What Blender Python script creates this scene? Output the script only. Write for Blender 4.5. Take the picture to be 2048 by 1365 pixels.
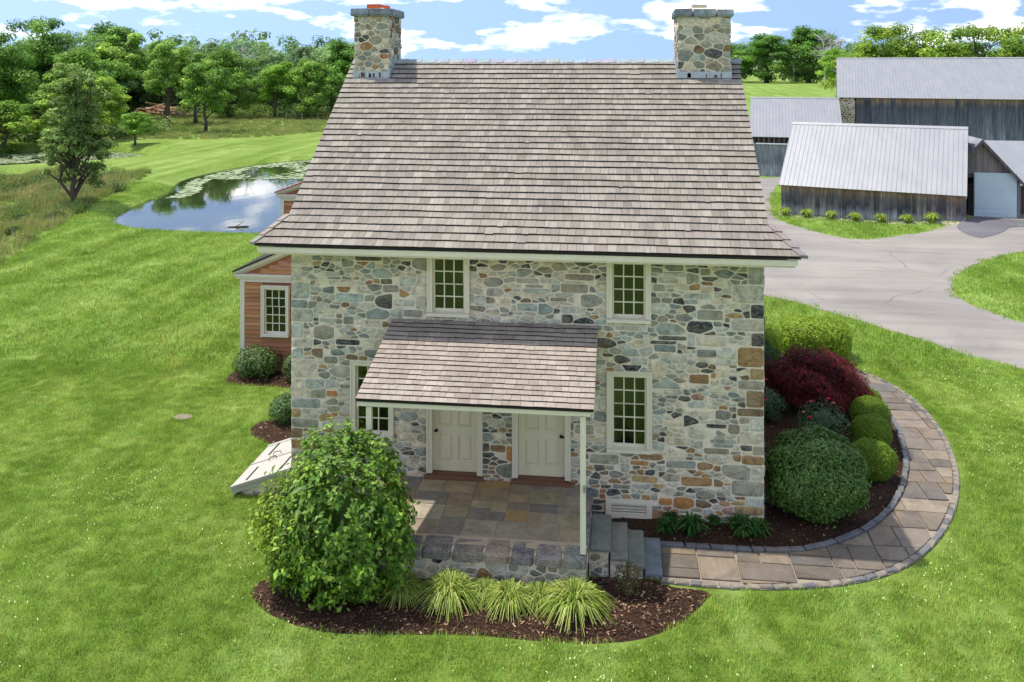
import bpy, math, random
import numpy as np
from mathutils import Vector, Matrix
from mathutils.geometry import delaunay_2d_cdt

for _o in list(bpy.data.objects):
    bpy.data.objects.remove(_o)
SC = bpy.context.scene
COL = SC.collection

# ------------------------------------------------------------------ camera, sky, sun, exposure
CAM_H, CAM_D, FPX, YAW, HORIZON = 8.66, 17.0, 1770.0, math.radians(6.96), 132.0
cd = bpy.data.cameras.new("camera")
cd.sensor_width = 36.0
cd.lens = 36.0 * FPX / 2048.0
cd.shift_y = -(682.5 - HORIZON) / 2048.0
cd.clip_start, cd.clip_end = 0.1, 6000.0
cam = bpy.data.objects.new("camera", cd)
cam.location = (0, -CAM_D, CAM_H)
cam.rotation_euler = (math.radians(90), 0, YAW)
COL.objects.link(cam)
SC.camera = cam

SUN_VEC = Vector((-0.385, 0.06, 1.0)).normalized()      # towards the sun: high, from the left, a little behind the house
SUN_EL = math.asin(SUN_VEC.z)
SUN_AZ = math.atan2(SUN_VEC.x, SUN_VEC.y)
world = bpy.data.worlds.new("World")
SC.world = world
world.use_nodes = True
wn = world.node_tree
wn.nodes.clear()


def wnode(t, **kw):
    n = wn.nodes.new(t)
    for k, v in kw.items():
        setattr(n, k, v)
    return n


SKY_STRENGTH = 0.115
w_out = wnode("ShaderNodeOutputWorld")
w_bg = wnode("ShaderNodeBackground")
w_bg.inputs["Strength"].default_value = SKY_STRENGTH
w_sky = wnode("ShaderNodeTexSky", sky_type="NISHITA")
w_sky.sun_disc = False
w_sky.sun_elevation = SUN_EL
w_sky.sun_rotation = SUN_AZ
w_sky.air_density = 1.0
w_sky.dust_density = 0.6
w_sky.ozone_density = 1.2
w_tc = wnode("ShaderNodeTexCoord")
w_sep = wnode("ShaderNodeSeparateXYZ")
wn.links.new(w_tc.outputs["Generated"], w_sep.inputs[0])
w_m = wnode("ShaderNodeMath", operation="MULTIPLY_ADD")
w_m.inputs[1].default_value = 0.72
w_m.inputs[2].default_value = 0.62
wn.links.new(w_sep.outputs["Z"], w_m.inputs[0])
w_cmb = wnode("ShaderNodeCombineXYZ")
wn.links.new(w_sep.outputs["X"], w_cmb.inputs[0])
wn.links.new(w_sep.outputs["Y"], w_cmb.inputs[1])
wn.links.new(w_m.outputs[0], w_cmb.inputs[2])
w_nrm = wnode("ShaderNodeVectorMath", operation="NORMALIZE")
wn.links.new(w_cmb.outputs[0], w_nrm.inputs[0])
wn.links.new(w_nrm.outputs[0], w_sky.inputs["Vector"])
# fair-weather clouds
w_map = wnode("ShaderNodeMapping")
w_map.inputs["Scale"].default_value = (7.0, 7.0, 24.0)
w_map.inputs["Location"].default_value = (3.6, 1.2, 0.35)
wn.links.new(w_tc.outputs["Generated"], w_map.inputs["Vector"])
w_noise = wnode("ShaderNodeTexNoise")
w_noise.inputs["Scale"].default_value = 1.5
w_noise.inputs["Detail"].default_value = 7.0
w_noise.inputs["Roughness"].default_value = 0.52
wn.links.new(w_map.outputs[0], w_noise.inputs["Vector"])
w_ramp = wnode("ShaderNodeValToRGB")
w_ramp.color_ramp.elements[0].position = 0.515
w_ramp.color_ramp.elements[1].position = 0.665
wn.links.new(w_noise.outputs["Fac"], w_ramp.inputs["Fac"])
w_mix = wnode("ShaderNodeMix", data_type="RGBA")
w_n2 = wnode("ShaderNodeTexNoise")
w_n2.inputs["Scale"].default_value = 3.0
w_n2.inputs["Detail"].default_value = 5.0
wn.links.new(w_map.outputs[0], w_n2.inputs["Vector"])
w_r2 = wnode("ShaderNodeValToRGB")
w_r2.color_ramp.elements[0].position = 0.35
w_r2.color_ramp.elements[0].color = (0.62, 0.66, 0.72, 1)
w_r2.color_ramp.elements[1].position = 0.6
w_r2.color_ramp.elements[1].color = (1, 0.99, 0.98, 1)
wn.links.new(w_n2.outputs["Fac"], w_r2.inputs["Fac"])
w_sc = wnode("ShaderNodeMix", data_type="RGBA", blend_type="MULTIPLY")
w_sc.inputs["Factor"].default_value = 1.0
w_sc.inputs["B"].default_value = (9.2, 8.9, 8.5, 1)
wn.links.new(w_r2.outputs["Color"], w_sc.inputs["A"])
wn.links.new(w_sc.outputs["Result"], w_mix.inputs["B"])
wn.links.new(w_ramp.outputs["Color"], w_mix.inputs["Factor"])
w_hs = wnode("ShaderNodeHueSaturation")
w_hs.inputs["Saturation"].default_value = 0.95
wn.links.new(w_sky.outputs["Color"], w_hs.inputs["Color"])
wn.links.new(w_hs.outputs["Color"], w_mix.inputs["A"])
wn.links.new(w_mix.outputs["Result"], w_bg.inputs["Color"])
wn.links.new(w_bg.outputs[0], w_out.inputs["Surface"])

sd = bpy.data.lights.new("sun", "SUN")
sd.energy = 2.05
sd.angle = math.radians(0.9)
sd.color = (1.0, 0.955, 0.88)
sun = bpy.data.objects.new("sun", sd)
sun.rotation_euler = SUN_VEC.to_track_quat("Z", "Y").to_euler()
sun.location = (-20, 10, 60)
COL.objects.link(sun)
SC.view_settings.view_transform = "Standard"
SC.view_settings.look = "None"
SC.view_settings.exposure = 1.4
SC.view_settings.gamma = 1.0
SC.view_settings.use_curve_mapping = False
SC.cycles.max_bounces = 6
SC.cycles.diffuse_bounces = 3
SC.cycles.glossy_bounces = 3
SC.cycles.transmission_bounces = 3
SC.cycles.transparent_max_bounces = 4

RNG = np.random.default_rng(7)
random.seed(11)


# ------------------------------------------------------------------ helpers
def lin(r, g, b, k=1.0):
    def f(v):
        v /= 255.0
        return (v / 12.92 if v <= 0.04045 else ((v + 0.055) / 1.055) ** 2.4) * k
    return (f(r), f(g), f(b))


def tag(o, label=None, cat=None, group=None, kind=None):
    if label:
        o["label"] = label
    if cat:
        o["category"] = cat
    if group:
        o["group"] = group
    if kind:
        o["kind"] = kind
    return o


def empty(name, loc=(0, 0, 0), rz=0.0, scale=1.0):
    o = bpy.data.objects.new(name, None)
    o.location = loc
    o.rotation_euler = (0, 0, rz)
    o.scale = (scale, scale, scale) if not isinstance(scale, tuple) else scale
    o.empty_display_size = 0.2
    COL.objects.link(o)
    return o


def link(name, me, parent=None, local=False):
    o = bpy.data.objects.new(name, me)
    COL.objects.link(o)
    if parent is not None:
        o.parent = parent
        if not local and parent.type == "EMPTY":      # the mesh is written in world metres
            o.matrix_parent_inverse = Matrix.LocRotScale(parent.location, parent.rotation_euler, parent.scale).inverted()
    return o


class MB:
    """collects coloured polygons, in metres, that become one mesh"""

    def __init__(self):
        self.v, self.f, self.c = [], [], []

    def poly(self, pts, col=(1, 1, 1)):
        n = len(self.v)
        self.v += [tuple(p) for p in pts]
        self.c += [col] * len(pts)
        self.f.append(tuple(range(n, n + len(pts))))

    def raw(self, pts, faces, col=(1, 1, 1)):
        n = len(self.v)
        self.v += [tuple(p) for p in pts]
        self.c += [col] * len(pts)
        self.f += [tuple(i + n for i in f) for f in faces]

    def box(self, x0, x1, y0, y1, z0, z1, col=(1, 1, 1)):
        p = [(x0, y0, z0), (x1, y0, z0), (x1, y1, z0), (x0, y1, z0), (x0, y0, z1), (x1, y0, z1), (x1, y1, z1), (x0, y1, z1)]
        self.raw(p, [(3, 2, 1, 0), (4, 5, 6, 7), (0, 1, 5, 4), (1, 2, 6, 5), (2, 3, 7, 6), (3, 0, 4, 7)], col)
        return self

    def hexa(self, p, col=(1, 1, 1)):
        """eight corners: bottom ring 0-3 counter-clockwise, top ring 4-7"""
        self.raw(p, [(3, 2, 1, 0), (4, 5, 6, 7), (0, 1, 5, 4), (1, 2, 6, 5), (2, 3, 7, 6), (3, 0, 4, 7)], col)
        return self

    def tube(self, pts, rad, n=7, col=(1, 1, 1), caps=True):
        pts = [Vector(p) for p in pts]
        rings = []
        for i, p in enumerate(pts):
            d = (pts[min(i + 1, len(pts) - 1)] - pts[max(i - 1, 0)]).normalized()
            a = d.orthogonal().normalized()
            if i and rings:
                a = (prev - d * prev.dot(d))
                a = a.normalized() if a.length > 1e-5 else d.orthogonal().normalized()
            prev = a
            b = d.cross(a)
            rings.append([p + (a * math.cos(2 * math.pi * k / n) + b * math.sin(2 * math.pi * k / n)) * rad[i] for k in range(n)])
        vs = [q for r in rings for q in r]
        fs = []
        for i in range(len(rings) - 1):
            for k in range(n):
                a0, a1 = i * n + k, i * n + (k + 1) % n
                fs.append((a0, a1, a1 + n, a0 + n))
        if caps:
            fs.append(tuple(range(n - 1, -1, -1)))
            fs.append(tuple(range((len(rings) - 1) * n, len(rings) * n)))
        self.raw(vs, fs, col)
        return self

    def mesh(self, name, mat, smooth=False):
        me = bpy.data.meshes.new(name)
        me.from_pydata(self.v, [], self.f)
        if self.v:
            a = me.color_attributes.new("Col", "FLOAT_COLOR", "POINT")
            arr = np.ones((len(self.v), 4), np.float32)
            arr[:, :3] = np.array(self.c, np.float32)
            a.data.foreach_set("color", arr.ravel())
        me.materials.append(mat)
        if smooth:
            me.polygons.foreach_set("use_smooth", [True] * len(me.polygons))
        me.update()
        return me

    def build(self, name, mat, parent=None, smooth=False, local=False):
        return link(name, self.mesh(name, mat, smooth), parent, local)


def np_mesh(name, V, F, mat, C=None, smooth=False):
    """V (n,3), F (m,k) with one k"""
    V = np.asarray(V, np.float32)
    F = np.asarray(F, np.int32)
    me = bpy.data.meshes.new(name)
    me.vertices.add(len(V))
    me.vertices.foreach_set("co", V.ravel())
    k = F.shape[1]
    me.loops.add(F.size)
    me.loops.foreach_set("vertex_index", F.ravel())
    me.polygons.add(len(F))
    me.polygons.foreach_set("loop_start", np.arange(0, F.size, k, dtype=np.int32))
    if smooth:
        me.polygons.foreach_set("use_smooth", np.ones(len(F), dtype=bool))
    me.update(calc_edges=True)
    if C is not None:
        a = me.color_attributes.new("Col", "FLOAT_COLOR", "POINT")
        arr = np.ones((len(V), 4), np.float32)
        arr[:, :3] = C
        a.data.foreach_set("color", arr.ravel())
    me.materials.append(mat)
    return me


# ------------------------------------------------------------------ materials
class Mat:
    def __init__(self, name, rough=0.8, spec=0.3):
        self.m = bpy.data.materials.new(name)
        self.m.use_nodes = True
        self.nt = self.m.node_tree
        self.b = self.nt.nodes["Principled BSDF"]
        self.out = self.nt.nodes["Material Output"]
        self.b.inputs["Roughness"].default_value = rough
        self.b.inputs["Specular IOR Level"].default_value = spec

    def n(self, t, ins=None, **kw):
        nd = self.nt.nodes.new(t)
        for k, v in kw.items():
            setattr(nd, k, v)
        for k, v in (ins or {}).items():
            if hasattr(v, "is_linked") or hasattr(v, "links"):
                self.nt.links.new(v, nd.inputs[k])
            else:
                nd.inputs[k].default_value = v
        return nd

    def lk(self, a, b):
        self.nt.links.new(a, b)

    def attr(self, name="Col"):
        return self.n("ShaderNodeAttribute", attribute_name=name).outputs["Color"]

    def pos(self, scale=(1, 1, 1)):
        g = self.n("ShaderNodeNewGeometry").outputs["Position"]
        return self.n("ShaderNodeMapping", {"Vector": g, "Scale": scale}).outputs[0]

    def objc(self, scale=(1, 1, 1)):
        g = self.n("ShaderNodeTexCoord").outputs["Object"]
        return self.n("ShaderNodeMapping", {"Vector": g, "Scale": scale}).outputs[0]

    def noise(self, vec, scale, detail=4, rough=0.55, dist=0.0):
        return self.n("ShaderNodeTexNoise", {"Vector": vec, "Scale": scale, "Detail": detail, "Roughness": rough, "Distortion": dist}).outputs["Fac"]

    def ramp(self, fac, stops):
        r = self.n("ShaderNodeValToRGB", {"Fac": fac})
        cr = r.color_ramp
        while len(cr.elements) < len(stops):
            cr.elements.new(0.5)
        for e, (p, c) in zip(cr.elements, stops):
            e.position = p
            e.color = (c[0], c[1], c[2], 1) if isinstance(c, (tuple, list)) else (c, c, c, 1)
        return r.outputs["Color"]

    def mix(self, fac, a, b, blend="MIX"):
        m = self.n("ShaderNodeMix", data_type="RGBA", blend_type=blend)
        for k, v in (("Factor", fac), ("A", a), ("B", b)):
            if hasattr(v, "links"):
                self.lk(v, m.inputs[k])
            elif isinstance(v, (tuple, list)):
                m.inputs[k].default_value = (*v[:3], 1)
            else:
                m.inputs[k].default_value = v
        return m.outputs["Result"]

    def base(self, c):
        if hasattr(c, "links"):
            self.lk(c, self.b.inputs["Base Color"])
        else:
            self.b.inputs["Base Color"].default_value = (*c[:3], 1)

    def bump(self, h, strength=0.5, dist=0.02):
        bn = self.n("ShaderNodeBump", {"Height": h, "Strength": strength, "Distance": dist})
        self.lk(bn.outputs[0], self.b.inputs["Normal"])


def m_stone():
    m = Mat("rubble_stone", 0.82, 0.3)
    p = m.pos()
    c = m.attr()
    big = m.noise(p, 7.0, 5, 0.6, 0.6)
    fine = m.noise(m.pos((1, 1, 2.2)), 38.0, 4, 0.6, 0.4)
    c1 = m.mix(1.0, c, m.ramp(big, [(0.3, 0.5), (0.48, 1.0), (0.68, 1.4)]), "MULTIPLY")
    c2 = m.mix(1.0, c1, m.ramp(fine, [(0.3, 0.62), (0.5, 1.0), (0.7, 1.25)]), "MULTIPLY")
    vein = m.noise(m.pos((1.0, 1.0, 2.6)), 5.5, 7, 0.62, 1.6)
    c3 = m.mix(m.ramp(vein, [(0.475, 0.0), (0.5, 0.6), (0.525, 0.0)]), c2, lin(205, 200, 182, 0.85))
    warm = m.noise(p, 2.3, 3, 0.5)
    c4 = m.mix(m.ramp(warm, [(0.5, 0.0), (0.72, 0.42)]), c3, lin(188, 164, 128, 0.85))
    m.base(c4)
    m.bump(m.mix(0.5, big, fine), 0.75, 0.03)
    return m.m


def m_mortar():
    m = Mat("lime_mortar", 0.95, 0.1)
    p = m.pos()
    m.base(m.ramp(m.noise(p, 5, 5, 0.6), [(0.3, lin(206, 190, 164)), (0.55, lin(226, 212, 188)), (0.8, lin(236, 224, 206))]))
    m.bump(m.noise(p, 60, 3), 0.5, 0.008)
    return m.m


def m_shingle():
    m = Mat("cedar_shingle", 0.85, 0.2)
    c = m.attr()
    grain = m.noise(m.pos((70, 3.5, 3.5)), 1.0, 4, 0.6)
    c1 = m.mix(1.0, c, m.ramp(grain, [(0.3, 0.78), (0.55, 1.0), (0.75, 1.14)]), "MULTIPLY")
    blot = m.noise(m.pos((1, 0.6, 0.6)), 1.4, 4, 0.6)
    c2 = m.mix(1.0, c1, m.ramp(blot, [(0.3, (0.84, 0.82, 0.82)), (0.6, (1.05, 1.04, 1.03))]), "MULTIPLY")
    m.base(c2)
    m.bump(grain, 0.35, 0.006)
    return m.m


def m_paint(name, col, rough=0.55):
    m = Mat(name, rough, 0.35)
    p = m.pos()
    dirt = m.noise(m.pos((2, 2, 0.7)), 3.0, 6, 0.65)
    m.base(m.mix(m.ramp(dirt, [(0.42, 0.0), (0.8, 0.45)]), col, tuple(v * 0.78 for v in col)))
    m.bump(m.noise(p, 90, 2), 0.12, 0.002)
    return m.m


def m_glass():
    m = Mat("window_glass", 0.04, 0.6)
    m.b.inputs["IOR"].default_value = 1.6
    p = m.pos((1, 1, 0.6))
    rnd = m.n("ShaderNodeObjectInfo").outputs["Random"]
    c0 = m.ramp(m.noise(p, 2.3, 4), [(0.35, lin(8, 14, 12)), (0.7, lin(30, 40, 16))])
    m.base(m.mix(1.0, c0, m.ramp(rnd, [(0.0, (0.4, 0.55, 0.7)), (0.5, (1, 1, 1)), (1.0, (1.7, 1.6, 1.1))]), "MULTIPLY"))
    m.bump(m.noise(m.pos(), 3.0, 2), 0.06, 0.02)
    return m.m


def m_col(name, rough=0.8, spec=0.25, nscale=6.0, lo=0.78, hi=1.16, bs=40.0, bump=0.35, bd=0.01, stretch=(1, 1, 1)):
    """object's own colour attribute with mottling"""
    m = Mat(name, rough, spec)
    c = m.attr()
    a = m.noise(m.pos(stretch), nscale, 5, 0.6, 0.3)
    c1 = m.mix(1.0, c, m.ramp(a, [(0.3, lo), (0.7, hi)]), "MULTIPLY")
    m.base(c1)
    m.bump(m.noise(m.pos(stretch), bs, 4, 0.6), bump, bd)
    return m.m


def m_flag():
    m = Mat("bluestone_flag", 0.7, 0.35)
    c = m.attr()
    p = m.pos()
    a = m.noise(p, 2.4, 5, 0.62, 0.8)
    b = m.noise(p, 17.0, 4, 0.6)
    c1 = m.mix(1.0, c, m.ramp(a, [(0.28, 0.66), (0.5, 1.0), (0.72, 1.25)]), "MULTIPLY")
    c2 = m.mix(1.0, c1, m.ramp(b, [(0.3, 0.84), (0.7, 1.12)]), "MULTIPLY")
    stain = m.noise(p, 1.1, 4, 0.6, 1.2)
    c3 = m.mix(m.ramp(stain, [(0.56, 0.0), (0.72, 0.4)]), c2, lin(150, 122, 84, 0.8))
    m.base(c3)
    m.bump(b, 0.35, 0.012)
    return m.m


def m_clap():
    m = Mat("cedar_clapboard", 0.75, 0.25)
    c = m.attr()
    g = m.noise(m.pos((3, 3, 60)), 1.0, 4, 0.6)
    d = m.noise(m.pos((0.8, 0.8, 3)), 1.6, 4, 0.6)
    c1 = m.mix(1.0, c, m.ramp(g, [(0.3, 0.8), (0.7, 1.12)]), "MULTIPLY")
    m.base(m.mix(m.ramp(d, [(0.5, 0.0), (0.8, 0.35)]), c1, lin(128, 88, 60)))
    m.bump(g, 0.2, 0.004)
    return m.m


def m_barn():
    m = Mat("weathered_barn_board", 0.9, 0.15)
    c = m.attr()
    streak = m.noise(m.pos((16, 16, 0.55)), 1.0, 6, 0.66)
    fine = m.noise(m.pos((60, 60, 1.6)), 1.0, 3, 0.6)
    c1 = m.mix(1.0, c, m.ramp(streak, [(0.28, 0.35), (0.44, 0.85), (0.58, 1.25), (0.72, 2.2)]), "MULTIPLY")
    c2 = m.mix(1.0, c1, m.ramp(fine, [(0.3, 0.7), (0.7, 1.3)]), "MULTIPLY")
    m.base(c2)
    m.bump(fine, 0.4, 0.01)
    return m.m


def m_metal():
    m = Mat("galvanised_roof_metal", 0.48, 0.5)
    m.b.inputs["Metallic"].default_value = 0.15
    p = m.pos((1, 0.4, 0.4))
    m.base(m.ramp(m.noise(p, 1.6, 6, 0.65), [(0.3, lin(126, 127, 130)), (0.6, lin(136, 136, 138)), (0.8, lin(143, 143, 144))]))
    m.bump(m.noise(m.pos(), 3, 2), 0.05, 0.01)
    return m.m


def m_asphalt():
    m = Mat("worn_asphalt", 0.9, 0.2)
    p = m.pos()
    a = m.noise(p, 0.22, 5, 0.6, 0.6)
    b = m.noise(p, 25, 4, 0.7)
    c1 = m.ramp(a, [(0.3, lin(122, 117, 111)), (0.5, lin(133, 127, 120)), (0.7, lin(142, 136, 127))])
    tr = m.n("ShaderNodeMapping", {"Vector": m.n("ShaderNodeNewGeometry").outputs["Position"], "Rotation": (0, 0, math.radians(-52)), "Scale": (0.12, 1.1, 1)}).outputs[0]
    c1 = m.mix(1.0, c1, m.ramp(m.noise(tr, 1.0, 5, 0.6, 0.5), [(0.3, 0.84), (0.5, 1.0), (0.7, 1.12)]), "MULTIPLY")
    spots = m.noise(p, 0.9, 5, 0.7, 1.5)
    c1 = m.mix(m.ramp(spots, [(0.64, 0.0), (0.72, 0.45)]), c1, lin(96, 92, 90))
    c2 = m.mix(1.0, c1, m.ramp(b, [(0.3, 0.86), (0.7, 1.1)]), "MULTIPLY")
    w = m.n("ShaderNodeVectorMath", {0: m.pos(), 1: m.n("ShaderNodeTexNoise", {"Vector": p, "Scale": 0.5}).outputs["Color"]}, operation="ADD")
    v = m.n("ShaderNodeTexVoronoi", {"Vector": w.outputs[0], "Scale": 0.16}, feature="DISTANCE_TO_EDGE").outputs["Distance"]
    gate = m.noise(p, 0.13, 2)
    crack = m.mix(1.0, m.ramp(v, [(0.0, 0.55), (0.008, 0.0)]), m.ramp(gate, [(0.5, 0.0), (0.58, 1.0)]), "MULTIPLY")
    c3 = m.mix(crack, c2, lin(70, 66, 64))
    m.base(c3)
    m.bump(b, 0.3, 0.01)
    return m.m


def m_mulch():
    m = Mat("bark_mulch", 0.95, 0.1)
    p = m.pos()
    a = m.noise(p, 30, 6, 0.72, 0.6)
    b = m.noise(p, 2.2, 4, 0.6)
    c1 = m.ramp(a, [(0.3, lin(26, 17, 12)), (0.5, lin(62, 44, 33)), (0.68, lin(104, 80, 62)), (0.8, lin(150, 126, 104))])
    m.base(m.mix(1.0, c1, m.ramp(b, [(0.3, 0.7), (0.7, 1.25)]), "MULTIPLY"))
    m.bump(a, 1.0, 0.05)
    return m.m


def lawn_colour(m, lush=1.0):
    p = m.pos()
    rot = m.n("ShaderNodeMapping", {"Vector": m.n("ShaderNodeNewGeometry").outputs["Position"], "Rotation": (0, 0, math.radians(38)), "Scale": (0.9, 0.05, 1)}).outputs[0]
    stripes = m.noise(rot, 0.8, 3, 0.5)
    patch = m.noise(p, 0.33, 5, 0.62, 0.7)
    fine = m.noise(p, 3.2, 4, 0.65)
    c1 = m.ramp(patch, [(0.25, lin(103, 128, 50)), (0.5, lin(116, 140, 58)), (0.72, lin(136, 153, 76))])
    c2 = m.mix(1.0, c1, m.ramp(stripes, [(0.3, (0.72, 0.78, 0.62)), (0.5, (1, 1, 1)), (0.68, (1.3, 1.24, 1.7))]), "MULTIPLY")
    dry = m.noise(p, 0.7, 5, 0.66, 1.0)
    c2 = m.mix(m.ramp(dry, [(0.58, 0.0), (0.76, 0.45)]), c2, lin(148, 156, 92))
    weed = m.noise(m.pos((1, 1.4, 1)), 1.7, 4, 0.6, 1.2)
    c2 = m.mix(m.ramp(weed, [(0.62, 0.0), (0.74, 0.3)]), c2, lin(84, 116, 44))
    return m.mix(1.0, c2, m.ramp(fine, [(0.28, 0.8 * lush), (0.5, 1.0 * lush), (0.72, 1.16 * lush)]), "MULTIPLY")


def m_lawn():
    m = Mat("lawn_ground", 0.95, 0.1)
    g = lawn_colour(m, 0.86)
    wild = m.attr()
    wp = m.noise(m.pos(), 0.5, 6, 0.66, 1.0)
    wc = m.ramp(wp, [(0.25, lin(62, 92, 34)), (0.5, lin(104, 128, 56)), (0.66, lin(134, 142, 76)), (0.82, lin(160, 156, 104))])
    sep = m.n("ShaderNodeSeparateColor", {"Color": wild})
    c = m.mix(sep.outputs[0], g, wc)
    m.base(c)
    m.bump(m.noise(m.pos(), 16, 5, 0.7), 0.9, 0.06)
    return m.m


def m_grass():
    m = Mat("grass_blade", 0.6, 0.25)
    g = lawn_colour(m, 1.0)
    r = m.n("ShaderNodeObjectInfo").outputs["Random"]
    c = m.mix(1.0, g, m.ramp(r, [(0.0, (1.12, 1.2, 0.95)), (0.55, (1.5, 1.46, 1.4)), (1.0, (2.0, 1.75, 1.9))]), "MULTIPLY")
    c = m.mix(1.0, c, m.attr(), "MULTIPLY")
    m.base(c)
    return leafy(m, c, 0.3)


def leafy(m, c, f=0.3):
    t = m.n("ShaderNodeBsdfTranslucent")
    m.lk(c, t.inputs["Color"])
    mx = m.n("ShaderNodeMixShader", {"Fac": f})
    m.lk(m.b.outputs[0], mx.inputs[1])
    m.lk(t.outputs[0], mx.inputs[2])
    m.lk(mx.outputs[0], m.out.inputs["Surface"])
    return m.m


def m_leaf(name="leaf", rough=0.6, spec=0.2, f=0.4):
    m = Mat(name, rough, spec)
    oc = m.n("ShaderNodeObjectInfo").outputs["Color"]
    c = m.mix(1.0, m.attr(), oc, "MULTIPLY")
    m.base(c)
    return leafy(m, c, f)


def m_bark():
    m = Mat("bark", 0.95, 0.1)
    p = m.objc((6, 6, 1.2))
    a = m.noise(p, 2.0, 5, 0.65)
    m.base(m.mix(1.0, m.attr(), m.ramp(a, [(0.3, 0.55), (0.7, 1.3)]), "MULTIPLY"))
    m.bump(a, 0.6, 0.03)
    return m.m


def m_water():
    m = Mat("pond_water", 0.03, 0.6)
    m.b.inputs["IOR"].default_value = 1.34
    p = m.pos()
    m.base(m.ramp(m.noise(p, 0.15, 4, 0.6), [(0.35, lin(30, 38, 24)), (0.7, lin(58, 66, 40))]))
    m.bump(m.noise(m.pos((1, 0.5, 1)), 1.6, 3, 0.5), 0.05, 0.05)
    return m.m


M = dict(
    stone=m_stone(), mortar=m_mortar(), shingle=m_shingle(), glass=m_glass(), flag=m_flag(),
    paint=m_paint("cream_paint", lin(224, 213, 188)), trim=m_paint("white_trim", lin(214, 206, 190)), door=m_paint("door_paint", lin(222, 208, 178)),
    white=m_paint("white_paint", lin(170, 164, 152)), pale_blue=m_paint("pale_door_paint", lin(186, 202, 208)),
    clap=m_clap(), barn=m_barn(), metal=m_metal(), asphalt=m_asphalt(), mulch=m_mulch(), lawn=m_lawn(), grass=m_grass(),
    leaf=m_leaf(), gloss_leaf=m_leaf("glossy_leaf", 0.5, 0.3, 0.3), bark=m_bark(), water=m_water(),
    tint=m_col("tinted", 0.75), iron=m_paint("black_iron", lin(22, 21, 22), 0.4),
    dark=m_paint("dark_board", lin(44, 40, 36), 0.85), sill=m_paint("stained_sill", lin(116, 80, 60), 0.6),
    red=m_paint("red_roof_metal", lin(168, 52, 44), 0.5), terracotta=m_paint("terracotta", lin(206, 96, 50), 0.8),
    lead=m_col("lead_flashing", 0.55, 0.5, 5.0, 0.7, 1.2, 30, 0.1, 0.004, (8, 1, 0.6)),
    concrete=m_paint("pale_concrete", lin(178, 168, 150), 0.9), logwood=m_col("cut_log", 0.9, 0.1),
)


# ------------------------------------------------------------------ plane geometry helpers
def inside(poly, x, y):
    """vectorised point in polygon"""
    x = np.asarray(x, float)
    y = np.asarray(y, float)
    r = np.zeros(x.shape, bool)
    n = len(poly)
    j = n - 1
    for i in range(n):
        xi, yi = poly[i]
        xj, yj = poly[j]
        if yi != yj:
            r ^= ((yi > y) != (yj > y)) & (x < (xj - xi) * (y - yi) / (yj - yi) + xi)
        j = i
    return r


def edge_dist(poly, x, y, closed=True):
    x = np.asarray(x, float)
    y = np.asarray(y, float)
    d = np.full(x.shape, 1e9)
    n = len(poly)
    for i in range(n if closed else n - 1):
        ax, ay = poly[i]
        bx, by = poly[(i + 1) % n]
        vx, vy = bx - ax, by - ay
        t = np.clip(((x - ax) * vx + (y - ay) * vy) / max(vx * vx + vy * vy, 1e-9), 0, 1)
        d = np.minimum(d, np.hypot(x - ax - t * vx, y - ay - t * vy))
    return d


def smooth_line(pts, it=2, closed=False):
    p = [Vector((*q, 0)) if len(q) == 2 else Vector(q) for q in pts]
    for _ in range(it):
        o = [] if closed else [p[0]]
        n = len(p)
        for i in range(n if closed else n - 1):
            a, b = p[i], p[(i + 1) % n]
            o += [a.lerp(b, 0.25), a.lerp(b, 0.75)]
        if not closed:
            o.append(p[-1])
        p = o
    return [(q.x, q.y) for q in p]


def sheet(name, poly, mat, zfun, step, jitter=0.35, col=(1, 1, 1), parent=None):
    """a filled outline with interior points, for ground sheets"""
    xs = [p[0] for p in poly]
    ys = [p[1] for p in poly]
    gx, gy = np.meshgrid(np.arange(min(xs), max(xs), step), np.arange(min(ys), max(ys), step))
    gx = gx.ravel() + RNG.uniform(-jitter, jitter, gx.size) * step
    gy = gy.ravel() + RNG.uniform(-jitter, jitter, gy.size) * step
    k = inside(poly, gx, gy)
    gx, gy = gx[k], gy[k]
    k = edge_dist(poly, gx, gy) > step * 0.45
    pts = [Vector(p) for p in poly] + [Vector((a, b)) for a, b in zip(gx[k], gy[k])]
    n = len(poly)
    v, e, f, *_ = delaunay_2d_cdt(pts, [(i, (i + 1) % n) for i in range(n)], [], 1, 1e-5)
    vx = np.array([p.x for p in v])
    vy = np.array([p.y for p in v])
    vz = zfun(vx, vy, edge_dist(poly, vx, vy))
    mb = MB()
    mb.v = list(zip(vx.tolist(), vy.tolist(), vz.tolist()))
    mb.c = [col] * len(mb.v)
    mb.f = [tuple(q) for q in f]
    o = mb.build(name, mat, parent, smooth=True)
    me = o.data
    if me.polygons and me.polygons[0].normal.z < 0:
        me.flip_normals()
    return o


def clip_half(poly, nx, ny, d):
    """keep nx*x+ny*y <= d"""
    out = []
    n = len(poly)
    for i in range(n):
        a, b = poly[i], poly[(i + 1) % n]
        da, db = nx * a[0] + ny * a[1] - d, nx * b[0] + ny * b[1] - d
        if da <= 0:
            out.append(a)
        if (da < 0 < db) or (db < 0 < da):
            t = da / (da - db)
            out.append((a[0] + (b[0] - a[0]) * t, a[1] + (b[1] - a[1]) * t))
    return out


def area(poly):
    return 0.5 * sum(poly[i][0] * poly[(i + 1) % len(poly)][1] - poly[(i + 1) % len(poly)][0] * poly[i][1] for i in range(len(poly)))


def chaikin(poly, r=0.22):
    o = []
    n = len(poly)
    for i in range(n):
        a, b = poly[i], poly[(i + 1) % n]
        o += [(a[0] + (b[0] - a[0]) * r, a[1] + (b[1] - a[1]) * r), (a[0] + (b[0] - a[0]) * (1 - r), a[1] + (b[1] - a[1]) * (1 - r))]
    return o


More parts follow.
